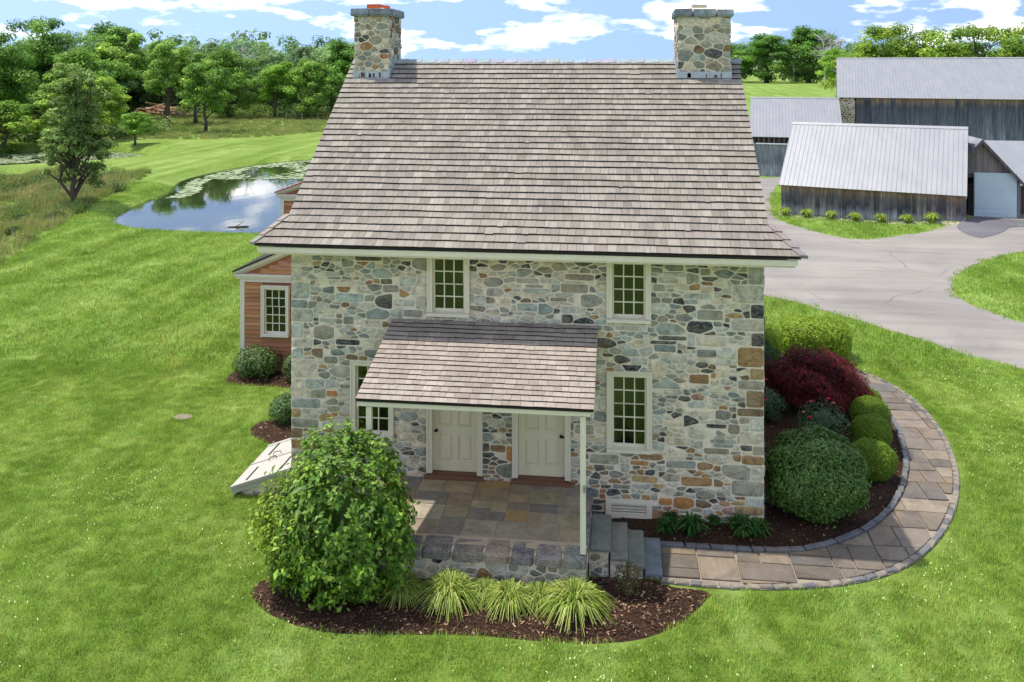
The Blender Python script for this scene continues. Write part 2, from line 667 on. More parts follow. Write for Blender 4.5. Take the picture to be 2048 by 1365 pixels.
def rubble(u0, u1, v0, v1, rmin, rmax, holes=(), stretch=1.75, joint=0.016, rng=None, quoins=True, power=1.7, blocks=0):
    """irregular stone outlines filling a rectangle: a weighted cell pattern with mortar joints, holes left open"""
    rng = rng or random.Random(3)
    holes = list(holes)
    out = []
    if quoins:
        for side in (0, 1):
            v, k = v0, rng.randint(0, 1)
            while v < v1 - 0.12:
                hgt = min(rng.uniform(0.16, 0.4), v1 - v)
                w = rng.uniform(0.38, 0.62) if k % 2 == 0 else rng.uniform(0.2, 0.34)
                a, b = (u0, u0 + w) if side == 0 else (u1 - w, u1)
                holes.append((a, b, v, v + hgt))
                j = joint
                e = 0.0
                q = [(a + (e if side == 0 else j), v + j), (b - (j if side == 0 else e), v + j + rng.uniform(-.006, .01)), (b - (j if side == 0 else e), v + hgt - j), (a + (e if side == 0 else j), v + hgt - j + rng.uniform(-.01, .006))]
                out.append((chaikin(q, 0.1), "quoin"))
                v += hgt
                k += 1
    for _ in range(blocks * 6):                           # squared ledge stones among the rubble
        if blocks <= 0:
            break
        w, hgt = rng.uniform(.22, .62), rng.uniform(.09, .24)
        a, v = rng.uniform(u0, u1 - w), rng.uniform(v0, v1 - hgt)
        if any(a < h[1] + .03 and a + w > h[0] - .03 and v < h[3] + .03 and v + hgt > h[2] - .03 for h in holes):
            continue
        holes.append((a, a + w, v, v + hgt))
        j, k = joint * .6, lambda: rng.uniform(0, min(w, hgt) * .12)
        out.append((chaikin([(a + j + k(), v + j + k()), (a + w - j - k(), v + j + k()), (a + w - j - k(), v + hgt - j - k()), (a + j + k(), v + hgt - j - k())], rng.uniform(.07, .14)), "rubble"))
        blocks -= 1
    sites = []
    tries = 0
    target_fail = 700
    fails = 0
    cell = {}
    cs = rmax * 2
    while fails < target_fail:
        x, y = rng.uniform(u0, u1), rng.uniform(v0, v1)
        if any(a - 0.02 < x < b + 0.02 and c - 0.02 < y < d + 0.02 for a, b, c, d in holes):
            fails += 0.25
            continue
        r = rmin + (rmax - rmin) * rng.random() ** power
        ok = True
        gx, gy = int(x / cs), int(y * stretch / cs)
        for ix in (gx - 1, gx, gx + 1):
            for iy in (gy - 1, gy, gy + 1):
                for (sx, sy, sr) in cell.get((ix, iy), ()):
                    if (sx - x) ** 2 + ((sy - y) * stretch) ** 2 < (0.86 * (sr + r)) ** 2:
                        ok = False
                        break
                if not ok:
                    break
            if not ok:
                break
        if not ok:
            fails += 1
            continue
        fails = 0
        sites.append((x, y, r))
        cell.setdefault((gx, gy), []).append((x, y, r))
    S = np.array(sites)
    for i, (x, y, r) in enumerate(sites):
        d2 = (S[:, 0] - x) ** 2 + ((S[:, 1] - y) * stretch) ** 2
        order = np.argsort(d2)[1:34]
        p = [(u0, v0), (u1, v0), (u1, v1), (u0, v1)]
        for j in order:
            xj, yj, rj = sites[j]
            nx, ny = 2 * (xj - x), 2 * (yj - y) * stretch * stretch
            dd = (xj * xj - x * x) + stretch * stretch * (yj * yj - y * y) - (rj * rj - r * r) * 0.8
            L = math.hypot(nx, ny)
            p = clip_half(p, nx / L, ny / L, dd / L - joint * rng.uniform(0.75, 1.15))
            if len(p) < 3:
                break
        if len(p) < 3:
            continue
        for (a, b, c, d) in holes:
            if min(q[0] for q in p) < b and max(q[0] for q in p) > a and min(q[1] for q in p) < d and max(q[1] for q in p) > c:
                gaps = [(a - x, (1, 0, a - joint * .6)), (x - b, (-1, 0, -b - joint * .6)), (c - y, (0, 1, c - joint * .6)), (y - d, (0, -1, -d - joint * .6))]
                g = max(gaps, key=lambda q: q[0])
                p = clip_half(p, *g[1])
                if len(p) < 3:
                    break
        if len(p) < 3 or abs(area(p)) < 0.0018:
            continue
        q = chaikin(p, rng.uniform(0.09, 0.2))
        # drop points that sit on top of each other
        s = []
        for t in q:
            if not s or math.hypot(t[0] - s[-1][0], t[1] - s[-1][1]) > 0.008:
                s.append(t)
        if len(s) >= 4:
            s = [(a_ + rng.uniform(-.006, .006), b_ + rng.uniform(-.005, .005)) for a_, b_ in s]
            out.append((s, "rubble"))
    return out


def stone_solid(poly, fmap, height, col, mb, rng, sink=0.01):
    """one stone: a bevelled, slightly tilted block standing proud of the wall plane.  fmap(u, v, out) -> world point"""
    n = len(poly)
    cx = sum(p[0] for p in poly) / n
    cy = sum(p[1] for p in poly) / n
    ext = max(max(p[0] for p in poly) - min(p[0] for p in poly), max(p[1] for p in poly) - min(p[1] for p in poly), .05)
    tx, ty = rng.uniform(-.7, .7) * height / ext, rng.uniform(-.7, .7) * height / ext
    sc = rng.uniform(0.62, 0.8)
    ring0 = [fmap(p[0], p[1], -sink) for p in poly]
    ring1 = []
    ring2 = []
    for p in poly:
        dx, dy = p[0] - cx, p[1] - cy
        ring1.append(fmap(cx + dx * 0.955, cy + dy * 0.94, height * rng.uniform(0.55, 0.8) + (dx * tx + dy * ty) * .5))
        ring2.append(fmap(cx + dx * sc * rng.uniform(.9, 1.08), cy + dy * sc * rng.uniform(.9, 1.08), height * rng.uniform(0.9, 1.25) + (dx * tx + dy * ty)))
    cen = fmap(cx, cy, height * rng.uniform(1.0, 1.4))
    vs = ring0 + ring1 + ring2 + [cen]
    fs = []
    for i in range(n):
        j = (i + 1) % n
        fs.append((i, j, n + j, n + i))
        fs.append((n + i, n + j, 2 * n + j, 2 * n + i))
        fs.append((2 * n + i, 2 * n + j, 3 * n))
    mb.raw(vs, fs, col)


PALETTE = dict(
    pale=[lin(196, 190, 176), lin(184, 184, 174), lin(208, 198, 180), lin(176, 174, 164), lin(198, 186, 164), lin(172, 176, 170)],
    blue=[lin(140, 150, 148), lin(122, 134, 134), lin(154, 164, 160), lin(112, 120, 120)],
    grey=[lin(142, 142, 132), lin(122, 124, 116), lin(152, 148, 134), lin(134, 126, 112)],
    dark=[lin(58, 60, 62), lin(48, 50, 54), lin(72, 70, 68), lin(80, 76, 70), lin(64, 66, 70)],
    brown=[lin(142, 108, 66), lin(128, 96, 62), lin(156, 120, 74), lin(112, 86, 60), lin(166, 140, 96)],
    rust=[lin(176, 118, 58), lin(150, 96, 62), lin(164, 128, 112)],
)


def pick_colour(rng, weights):
    k = rng.choices(list(weights), list(weights.values()))[0]
    c = rng.choice(PALETTE[k])
    s = rng.uniform(0.88, 1.15)
    warm = (1.07, 1.0, 0.88)
    return tuple(min(v * s * w_, 0.78) for v, w_ in zip(c, warm))


def rubble_wall(stones, fmap, parent, rng, colour_at, many=300, proud=(0.008, 0.026), name="stone", sub_local=False):
    """the largest stones as pieces of their own, the rest as one mass"""
    stones = sorted(stones, key=lambda s: -abs(area(s[0])))
    rest = MB()
    for i, (p, kind) in enumerate(stones):
        cx = sum(q[0] for q in p) / len(p)
        cy = sum(q[1] for q in p) / len(p)
        col = colour_at(cx, cy, kind)
        if i < many:
            mb = MB()
            stone_solid(p, fmap, rng.uniform(*proud), col, mb, rng)
            link(name, mb.mesh(name, M["stone"]), parent)
        else:
            stone_solid(p, fmap, rng.uniform(*proud), col, rest, rng)
    if rest.v:
        o = link("small_stones", rest.mesh("small_stones", M["stone"]), parent)
        o["kind"] = "stuff"


# ------------------------------------------------------------------ ground, ponds, drive, path, beds
POND = smooth_line([(-28.47, 31.18), (-29.35, 33.32), (-30.24, 37.09), (-30.79, 41.03), (-31.2, 43.5), (-33.2, 47.89), (-33.64, 52.58), (-32.99, 56.95), (-31.94, 61.06), (-29.65, 63.93), (-25.97, 66.2), (-18.5, 62), (-14.5, 52), (-14.0, 40.9), (-14.6, 32.5), (-16.11, 29.4), (-18.1, 28.6), (-20.56, 28.44), (-22.63, 28.62), (-24.81, 28.95), (-26.44, 29.51)], 2, True)
POND2 = smooth_line([(-54.66, 55.51), (-53.01, 57.23), (-50.84, 59.07), (-48.83, 61.37), (-46.95, 66.04), (-46.19, 68.53), (-49.04, 70.72), (-53.96, 73.35), (-56.99, 75.5), (-60, 75), (-66, 72), (-74, 66), (-80, 60), (-72, 56), (-64, 54)], 2, True)
CREST = smooth_line([(-21, 4), (-23.52, 10.52), (-27.12, 18.98), (-28.33, 22.67), (-30.98, 29.35), (-33.36, 36.54), (-35.39, 43.55), (-37.06, 49.3), (-38.81, 52.0)], 2)
WILD1 = CREST + [(-44, 53.5), (-60, 50), (-120, 60), (-120, -10), (-40, -10), (-24, -6)]
WILD2 = [(-47, 82), (-42, 88), (-38, 96), (-43, 112), (-40, 135), (-60, 170), (-200, 170), (-200, 78), (-100, 78), (-66, 80)]


def gauss(x, s):
    return np.exp(-(x / s) ** 2)


def sstep(a, b, x):
    t = np.clip((x - a) / (b - a), 0, 1)
    return t * t * (3 - 2 * t)


def ground_z(x, y):
    x = np.asarray(x, float)
    y = np.asarray(y, float)
    z = np.zeros_like(x)
    w = inside(WILD1, x, y)
    dw = edge_dist(CREST, x, y, False)
    z = np.where(w, -0.72 * sstep(0, 4.5, dw) + 0.10 * np.sin(x * 0.9 + y * 0.6) * sstep(2, 6, dw), z)
    for P, lev in ((POND, -0.35), (POND2, -0.8)):
        i = inside(P, x, y)
        d = edge_dist(P, x, y)
        sd_ = np.where(i, -d, d)
        t = 1 - sstep(-1.2, 2.2, sd_)
        z = np.where(sd_ < 2.2, z * (1 - t) + t * (lev - 0.75), z)
        z = np.where(i & (z > lev - 0.05), lev - 0.08, z)
    # the verge rises a little towards the low barn's right end
    z = z + 0.34 * np.exp(-((x - 18.4) / 2.6) ** 2 - ((y - 33.2) / 2.6) ** 2)
    # the fields roll gently far away
    far = sstep(140, 420, np.hypot(x, y))
    z = z + far * (1.2 * np.sin(x * 0.011 + 1.0) + 0.9 * np.sin(y * 0.009))
    return z


def axis(lo, hi, step, far, grow=1.25):
    a = list(np.arange(lo, hi + step * .5, step))
    s, v = step, lo
    left = []
    while v > -far:
        s *= grow
        v -= s
        left.append(v)
    s, v = step, a[-1]
    right = []
    while v < far:
        s *= grow
        v += s
        right.append(v)
    return np.array(left[::-1] + a + right)


AX = axis(-62, 24, 0.9, 3500)
AY = axis(-14, 96, 0.9, 3500)
gx, gy = np.meshgrid(AX, AY)
gz = ground_z(gx, gy)
nx_, ny_ = len(AX), len(AY)
idx = np.arange(nx_ * ny_).reshape(ny_, nx_)
F = np.stack([idx[:-1, :-1], idx[:-1, 1:], idx[1:, 1:], idx[1:, :-1]], -1).reshape(-1, 4)
wildness = np.zeros(gx.shape)
for Wp, sft in ((WILD1, 0.6), (WILD2, 3.0)):
    i = inside(Wp, gx, gy)
    d = edge_dist(Wp, gx, gy)
    wildness = np.maximum(wildness, np.where(i, sstep(-sft, sft, d), 1 - sstep(-sft, sft, d)))
wildness = np.maximum(wildness, 0.9 * (gx < -66) * (gy > 60))
C = np.repeat(wildness.reshape(-1, 1), 3, 1)
lawn = link("lawn", np_mesh("lawn", np.stack([gx, gy, gz], -1).reshape(-1, 3), F, M["lawn"], C, True))
tag(lawn, "bright green mown lawn sloping to the pond", "lawn", kind="structure")


def water(name, poly, z, label):
    mb = MB()
    big = [(x, y) for x, y in poly]
    cx, cy = sum(p[0] for p in big) / len(big), sum(p[1] for p in big) / len(big)
    pts = []
    for x, y in big:                                     # run the sheet a little into the bank
        L = math.hypot(x - cx, y - cy)
        pts.append((x + (x - cx) / L * 1.2, y + (y - cy) / L * 1.2))
    v, e, f, *_ = delaunay_2d_cdt([Vector(p) for p in pts], [(i, (i + 1) % len(pts)) for i in range(len(pts))], [], 1, 1e-4)
    mb.raw([(p.x, p.y, z) for p in v], [tuple(q) for q in f])
    o = mb.build(name, M["water"])
    if o.data.polygons[0].normal.z < 0:
        o.data.flip_normals()
    return tag(o, label, "pond", kind="structure")


water("pond", POND, -0.35, "large pond with lily pads behind the stone house")
water("pond", POND2, -0.8, "smaller far pond at the left beyond the grass bank")

# driveway and its grass islands
DRIVE = [(5.0, 17.5), (6.51, 16.3), (7.83, 14.53), (8.87, 13.05), (9.53, 12.24), (10.16, 11.09), (10.96, 10.24), (11.42, 9.79), (12.83, 8.58), (18, 4.8), (24, 1.5), (30, -1), (32, 2.5), (25, 6.2), (19.5, 9.6), (15.6, 12.5), (13.46, 14.57), (12.9, 15.89), (12.5, 17.17), (12.62, 18.62), (13.35, 20.7), (14.64, 22.91), (16.28, 24.78), (18.77, 27.02), (24, 30), (32, 33), (40, 35), (40, 39), (19.6, 39.5), (19.39, 35.8), (19.05, 33.88), (16.62, 31.67), (14.15, 30.14), (12.35, 28.87), (11.18, 28.99), (10.29, 30.48), (9.19, 32.67), (8.75, 34.6), (9.0, 38), (10.2, 45), (11.8, 51), (14, 53.6), (9.6, 53.2), (7.4, 46), (5.6, 38), (4.5, 28), (4.3, 21)]
DRIVE = smooth_line(DRIVE, 2, True)
_rd = random.Random(17)
DRIVE = [(x + _rd.uniform(-.07, .07), y + _rd.uniform(-.07, .07)) for x, y in DRIVE]
drive = sheet("driveway", DRIVE, M["asphalt"], lambda x, y, d: 0.012 + 0.02 * sstep(0, 1.2, d) + ground_z(x, y), .9)
tag(drive, "pale grey asphalt driveway curving to the barns", "driveway", kind="structure")
patch_m = M["asphalt"].copy()
patch_m.name = "new_asphalt"
for n_ in patch_m.node_tree.nodes:
    if n_.type == "VALTORGB" and abs(n_.color_ramp.elements[-1].color[0] - lin(142, 136, 127)[0]) < 1e-4:
        for e_, c_ in zip(n_.color_ramp.elements, (lin(92, 89, 92), lin(100, 97, 100), lin(110, 107, 108))):
            e_.color = (*c_, 1)
PATCH = smooth_line([(19.5, 35.9), (22.3, 35.4), (23.6, 34.6), (22.2, 33.2), (20.4, 32.4), (19.58, 31.07), (18.4, 29.9), (17.68, 29.5), (17.3, 31.0), (17.6, 32.2), (19.0, 33.7)], 2, True)
tag(sheet("asphalt_patch", PATCH, patch_m, lambda x, y, d: 0.05 + ground_z(x, y), .6), "darker newer asphalt patch before the pale barn door", "asphalt", kind="structure")

# flagstone walk
PATH_OUT = [(0.72, -2.01), (1.64, -2.07), (2.62, -1.98), (3.45, -1.82), (4.35, -1.45), (5.08, -0.91), (5.85, 0.0), (6.53, 1.18), (7.08, 2.51), (7.44, 4.01), (7.61, 5.28), (7.61, 6.7), (7.43, 7.73), (7.08, 8.57), (6.4, 9.5), (5.2, 10.8)]
PATH_IN = [(0.72, -0.82), (1.69, -0.81), (2.69, -0.8), (3.37, -0.64), (4.19, -0.12), (4.92, 0.61), (5.56, 1.67), (6.04, 2.85), (6.3, 3.87), (6.49, 5.0), (6.55, 6.09), (6.5, 7.1), (6.25, 7.9), (5.8, 8.6), (5.0, 9.5), (4.3, 10.3)]
PATH_OUT = smooth_line(PATH_OUT, 2)
PATH_IN = smooth_line(PATH_IN, 2)
WALK = PATH_OUT + PATH_IN[::-1]
joint_m = m_paint("joint_mortar", lin(140, 128, 112), 0.95)
walk = sheet("flagstone_walk", WALK, joint_m, lambda x, y, d: 0.018 + d * 0, 0.5)
tag(walk, "curved flagstone walk around the planting bed", "walk", kind="structure")

FLAG_COLS = [lin(119, 106, 90), lin(109, 98, 84), lin(97, 88, 77), lin(125, 112, 95), lin(104, 94, 83), lin(117, 102, 82), lin(91, 85, 78), lin(117, 106, 94)]
PORCH_COLS = [lin(150, 134, 112), lin(138, 125, 106), lin(150, 128, 98), lin(138, 116, 94), lin(126, 116, 104), lin(154, 138, 108), lin(138, 128, 108), lin(128, 110, 96), lin(150, 138, 118), lin(154, 124, 82), lin(116, 108, 102)]


def ashlar(x0, x1, y0, y1, rng, smin=0.38, smax=0.95):
    """random rectangular paving by repeated splitting"""
    out, st = [], [(x0, x1, y0, y1)]
    while st:
        a, b, c, d = st.pop()
        w, h = b - a, d - c
        if w > smax or h > smax * 0.8 or (w * h > 0.42 and rng.random() < 0.75):
            if w / h > rng.uniform(0.85, 1.5) and w > 2 * smin:
                t = a + w * rng.uniform(0.36, 0.64)
                st += [(a, t, c, d), (t, b, c, d)]
            elif h > 2 * smin * 0.75:
                t = c + h * rng.uniform(0.36, 0.64)
                st += [(a, b, c, t), (a, b, t, d)]
            else:
                out.append((a, b, c, d))
        else:
            out.append((a, b, c, d))
    return out


def slab_piece(name, poly, z0, z1, col, mat, parent, rng, bev=0.012, tilt=0.004):
    n = len(poly)
    cx = sum(p[0] for p in poly) / n
    cy = sum(p[1] for p in poly) / n
    t1, t2 = rng.uniform(-tilt, tilt), rng.uniform(-tilt, tilt)
    mb = MB()

    def top(x, y):
        return z1 + (x - cx) * t1 * 2 + (y - cy) * t2 * 2
    r0 = [(x, y, z0) for x, y in poly]
    r1 = [(x, y, top(x, y) - bev * .7) for x, y in poly]
    r2 = []
    for x, y in poly:
        L = max(math.hypot(x - cx, y - cy), 1e-4)
        k = max(0, 1 - bev / L)
        r2.append((cx + (x - cx) * k, cy + (y - cy) * k, top(x, y)))
    fs = [(i, (i + 1) % n, n + (i + 1) % n, n + i) for i in range(n)] + [(n + i, n + (i + 1) % n, 2 * n + (i + 1) % n, 2 * n + i) for i in range(n)] + [tuple(range(2 * n, 3 * n))]
    mb.raw(r0 + r1 + r2, fs, col)
    return mb.build(name, mat, parent)


def tidy(p, eps=0.012):
    s = []
    for t in p:
        if not s or math.hypot(t[0] - s[-1][0], t[1] - s[-1][1]) > eps:
            s.append(t)
    while len(s) > 3 and math.hypot(s[0][0] - s[-1][0], s[0][1] - s[-1][1]) < eps:
        s.pop()
    return s


rg = random.Random(21)
# pieces follow the walk in strips along its length so that none straddles the bed
inner_w = [PATH_IN[i] for i in range(len(PATH_IN))]


def resample(line, n):
    L = [0.0]
    for a, b in zip(line, line[1:]):
        L.append(L[-1] + math.hypot(b[0] - a[0], b[1] - a[1]))
    out = []
    for k in range(n):
        t = L[-1] * k / (n - 1)
        i = max(0, min(len(line) - 2, int(np.searchsorted(L, t, "right")) - 1))
        f = (t - L[i]) / max(L[i + 1] - L[i], 1e-6)
        out.append((line[i][0] + (line[i + 1][0] - line[i][0]) * f, line[i][1] + (line[i + 1][1] - line[i][1]) * f))
    return out


def offset_in(line, d):
    out = []
    for i, p in enumerate(line):
        a, b = line[max(0, i - 1)], line[min(len(line) - 1, i + 1)]
        tx, ty = b[0] - a[0], b[1] - a[1]
        L = math.hypot(tx, ty)
        out.append((p[0] - ty / L * d, p[1] + tx / L * d))
    return out


walk_in = offset_in(PATH_IN, -0.13)                      # paving stops short of the edging blocks
walk_out = offset_in(PATH_OUT, 0.13)
PAVE = walk_out + walk_in[::-1]
for (a, b, c, d) in ashlar(0.7, 8.0, -2.3, 11.0, rg, 0.36, 1.0):
    sh = 0.0
    q = [(p[0], p[1]) for p in PAVE]
    j = 0.014
    for h in ((1, 0, b - j), (-1, 0, -a - j), (0, 1, d - j), (0, -1, -c - j)):
        q = clip_half(q, *h)
        if len(q) < 3:
            break
    if len(q) < 3:
        continue
    q = tidy(q, 0.05)
    if len(q) < 3 or abs(area(q)) < 0.03:
        continue
    if area(q) < 0:
        q = q[::-1]
    k = rg.uniform(0.85, 1.1)
    slab_piece("flagstone", q, 0.0, 0.05 + rg.uniform(-.003, .004), tuple(v * k for v in rg.choice(FLAG_COLS)), M["flag"], walk, rg)

# edging blocks on both sides of the walk
EDGE_MESH = {}
for tone in range(2):
    for k in range(4):
        mb = MB()
        w, dpt, hh = 0.19 + 0.02 * k, 0.115, 0.075
        j = lambda s=0.014: rg.uniform(-s, s)
        bot = [(-w / 2 + j(), -dpt / 2 + j(), -0.04), (w / 2 + j(), -dpt / 2 + j(), -0.04), (w / 2 + j(), dpt / 2 + j(), -0.04), (-w / 2 + j(), dpt / 2 + j(), -0.04)]
        mid = [(x, y, hh * 0.75 + j(.006)) for x, y, _ in bot]
        top = [(x * .84, y * .8, hh + j(.008)) for x, y, _ in bot]
        col = [lin(98, 97, 98), lin(128, 119, 105)][tone]
        s = rg.uniform(0.85, 1.1)
        mb.raw(bot + mid + top, [(0, 1, 5, 4), (1, 2, 6, 5), (2, 3, 7, 6), (3, 0, 4, 7), (4, 5, 9, 8), (5, 6, 10, 9), (6, 7, 11, 10), (7, 4, 8, 11), (8, 9, 10, 11)], tuple(v * s for v in col))
        EDGE_MESH[tone, k] = (mb.mesh("edging_block", M["flag"]), w)


def edging(line, off, tone_of, z):
    line = offset_in(line, off)
    L = [0.0]
    for a, b in zip(line, line[1:]):
        L.append(L[-1] + math.hypot(b[0] - a[0], b[1] - a[1]))
    t = 0.06
    while t < L[-1] - 0.1:
        i = max(0, min(len(line) - 2, int(np.searchsorted(L, t, "right")) - 1))
        f = (t - L[i]) / max(L[i + 1] - L[i], 1e-6)
        x, y = line[i][0] + (line[i + 1][0] - line[i][0]) * f, line[i][1] + (line[i + 1][1] - line[i][1]) * f
        me, w = EDGE_MESH[tone_of(t), rg.randint(0, 3)]
        o = link("edging_block", me, walk)
        o.location = (x, y, z)
        o.rotation_euler = (rg.uniform(-.04, .04), rg.uniform(-.04, .04), math.atan2(line[i + 1][1] - line[i][1], line[i + 1][0] - line[i][0]) + rg.uniform(-.08, .08))
        t += w + 0.012


edging(PATH_IN, -0.06, lambda t: 0, 0.02)
edging(PATH_OUT, 0.06, lambda t: 1 if rg.random() < 0.75 else 0, -0.02)

# mulch beds
BED_FRONT = smooth_line([(0.62, -1.9), (0.72, -2.08), (1.56, -2.12), (1.31, -2.52), (1.05, -2.94), (0.68, -3.29), (0.22, -3.56), (-0.45, -3.72), (-1.35, -3.74), (-2.11, -3.71), (-2.95, -3.79), (-3.92, -3.93), (-4.72, -3.91), (-5.42, -3.66), (-5.86, -3.33), (-6.07, -3.01), (-5.98, -2.71), (-5.5, -2.2), (-4.8, -1.6), (-4.5, -1.9), (-2, -2.2), (-0.55, -2.2), (-0.5, -1.9)], 1, True)
BED_RIGHT = smooth_line([(-0.5, 0.3), (-0.5, -0.84), (0.7, -0.84), (1.69, -0.82), (2.69, -0.81), (3.37, -0.66), (4.2, -0.14), (4.93, 0.6), (5.57, 1.66), (6.06, 2.84), (6.32, 3.87), (6.5, 5.0), (6.57, 6.1), (6.52, 7.1), (6.7, 9.0), (6.6, 10.6), (5.2, 11.2), (3.6, 11.2), (2.4, 10.5), (2.4, 0.3)], 1, True)
BED_WING = smooth_line([(-8.6, 7.2), (-8.4, 5.85), (-8.74, 5.83), (-9.67, 5.94), (-10.34, 5.86), (-10.77, 6.08), (-10.88, 6.57), (-10.83, 7.2)], 2, True)
BED_SIDE = smooth_line([(-6.3, 2.0), (-7.4, 2.33), (-7.86, 2.36), (-8.33, 2.62), (-8.7, 3.0), (-8.8, 3.43), (-8.6, 3.75), (-8.0, 4.0), (-6.3, 4.1)], 2, True)


def bed_z(x, y, d):
    n = np.sin(x * 5.1 + y * 3.3) * np.sin(y * 6.7 - x * 2.1)
    return 0.0 + 0.075 * sstep(0, 0.35, d) + 0.014 * n * sstep(0, 0.2, d)


BEDS = {}
for nm, poly, lab in (("front", BED_FRONT, "dark mulch bed in front of the porch"), ("right", BED_RIGHT, "dark mulch bed between the house and the curved walk"), ("wing", BED_WING, "small mulch bed below the clapboard wing window"), ("side", BED_SIDE, "small mulch bed behind the cellar hatch")):
    o = sheet("mulch_bed", poly, M["mulch"], bed_z, 0.13)
    tag(o, lab, "mulch bed", kind="structure")
    BEDS[nm] = poly

# loose chips and fallen leaves on the mulch
mb = MB()
for poly, n in ((BED_FRONT, 2600), (BED_RIGHT, 2300), (BED_WING, 300), (BED_SIDE, 300)):
    xs = [p[0] for p in poly]
    ys = [p[1] for p in poly]
    X = RNG.uniform(min(xs), max(xs), n * 2)
    Y = RNG.uniform(min(ys), max(ys), n * 2)
    k = inside(poly, X, Y) & (edge_dist(poly, X, Y) > 0.03)
    X, Y = X[k][:n], Y[k][:n]
    Z = bed_z(X, Y, edge_dist(poly, X, Y)) + 0.012
    for x, y, z in zip(X, Y, Z):
        a = rg.uniform(0, 6.3)
        l, w = rg.uniform(.012, .04), rg.uniform(.005, .014)
        ca, sa = math.cos(a), math.sin(a)
        tz = rg.uniform(-.012, .012)
        col = rg.choice([lin(96, 70, 52), lin(70, 50, 38), lin(50, 36, 28), lin(128, 100, 76)] * 5 + [lin(176, 156, 130), lin(150, 120, 90)])
        mb.poly([(x - ca * l - sa * w, y - sa * l + ca * w, z - tz), (x - ca * l + sa * w, y - sa * l - ca * w, z - tz + .006), (x + ca * l + sa * w, y + sa * l - ca * w, z + tz), (x + ca * l - sa * w, y + sa * l + ca * w, z + tz + .004)], col)
tag(mb.build("bark_chips", M["tint"]), "loose bark chips lying on the mulch beds", "bark chips", kind="stuff")


# ------------------------------------------------------------------ the stone house
HX0, HX1, HB = -6.51, 2.67, 9.0
house = empty("stone_house", (-1.92, 4.5, 0))
tag(house, "two storey fieldstone house with cedar shingle roof and two chimneys", "house")

WIN = dict(ul=(-3.74, -2.91, 3.77, 5.0, 2, 2), ur=(-0.25, 0.58, 3.77, 5.0, 2, 2), ll=(-5.29, -4.42, 1.30, 2.84, 2, 3), lr=(-0.25, 0.60, 1.30, 2.84, 2, 3))
DOORS = ((-3.76, -2.65, 0.63, 2.74), (-2.07, -0.94, 0.63, 2.74))
VENT = (-0.27, 0.60, 0.02, 0.41)
OPEN = [w[:4] for w in WIN.values()] + list(DOORS) + [VENT]


def wall_with_holes(mb, u0, u1, v0, v1, holes, fmap, depth, col=(1, 1, 1)):
    us = sorted({u0, u1} | {h[0] for h in holes} | {h[1] for h in holes})
    vs = sorted({v0, v1} | {h[2] for h in holes} | {h[3] for h in holes})
    for a, b in zip(us, us[1:]):
        for c, d in zip(vs, vs[1:]):
            mu, mv = (a + b) / 2, (c + d) / 2
            if not any(h[0] < mu < h[1] and h[2] < mv < h[3] for h in holes):
                mb.poly([fmap(a, c, 0), fmap(b, c, 0), fmap(b, d, 0), fmap(a, d, 0)], col)
    for a, b, c, d in holes:
        for p, q in (((a, c), (b, c)), ((b, c), (b, d)), ((b, d), (a, d)), ((a, d), (a, c))):
            mb.poly([fmap(*p, 0), fmap(*p, -depth), fmap(*q, -depth), fmap(*q, 0)], col)


front = lambda u, v, o: (u, -o, v)
mb = MB()
wall_with_holes(mb, HX0, HX1, -0.3, 5.1, OPEN, front, 0.3)
wall = mb.build("front_wall", M["mortar"], house)
rs = random.Random(5)


def wall_colour(x, z, kind):
    if z < 0.45 and x > 0.6:
        w = dict(pale=4, rust=5, brown=4, grey=2)
    elif z < 1.35 and x > -2.2:
        w = dict(pale=5, blue=1.8, grey=3.0, dark=3.0, brown=4.0, rust=1.0)
    elif z > 4.6:
        w = dict(pale=3, grey=4, dark=3.5, blue=2, brown=0.5)
    elif x > 0.6 and z > 3.3:
        w = dict(pale=6, blue=2.5, grey=2.6, dark=2.4, brown=1.1)
    elif x > -2.65 and x < -2.07 and z < 2.8:
        w = dict(pale=2, blue=2, grey=3, dark=3, brown=3)
    else:
        w = dict(pale=9, blue=2.8, grey=2.4, dark=1.3, brown=0.9, rust=0.3)
    if kind == "quoin":
        w = dict(pale=3, grey=2.5, dark=2.5, brown=2, blue=1) if x > 0 else dict(pale=4, brown=2.2, blue=2, dark=1, grey=1)
    return pick_colour(rs, w)


stones = rubble(HX0, HX1, -0.02, 5.08, 0.065, 0.33, OPEN, 1.95, 0.0115, rs, power=1.8, blocks=95)
rubble_wall(stones, front, wall, rs, wall_colour, 300, (0.010, 0.024))

# the other three walls and the gables
GZ = 8.72
for nm, fm, u0, u1 in (("side_wall", lambda u, v, o: (HX0 - o, u, v), 0.0, HB), ("side_wall", lambda u, v, o: (HX1 + o, u, v), 0.0, HB)):
    mb = MB()
    mb.poly([fm(u0, -0.3, 0), fm(u1, -0.3, 0), fm(u1, 5.3, 0), fm(4.5, GZ, 0), fm(u0, 5.3, 0)])
    sw = mb.build(nm, M["mortar"], house)
    st = rubble(u0, u1, -0.02, 5.3, 0.1, 0.3, (), 1.8, 0.015, rs, power=1.6)
    rubble_wall(st, fm, sw, rs, wall_colour, 0)
mb = MB()
mb.poly([(HX1, HB, -.3), (HX0, HB, -.3), (HX0, HB, 5.3), (HX1, HB, 5.3)])
mb.build("back_wall", M["mortar"], house)


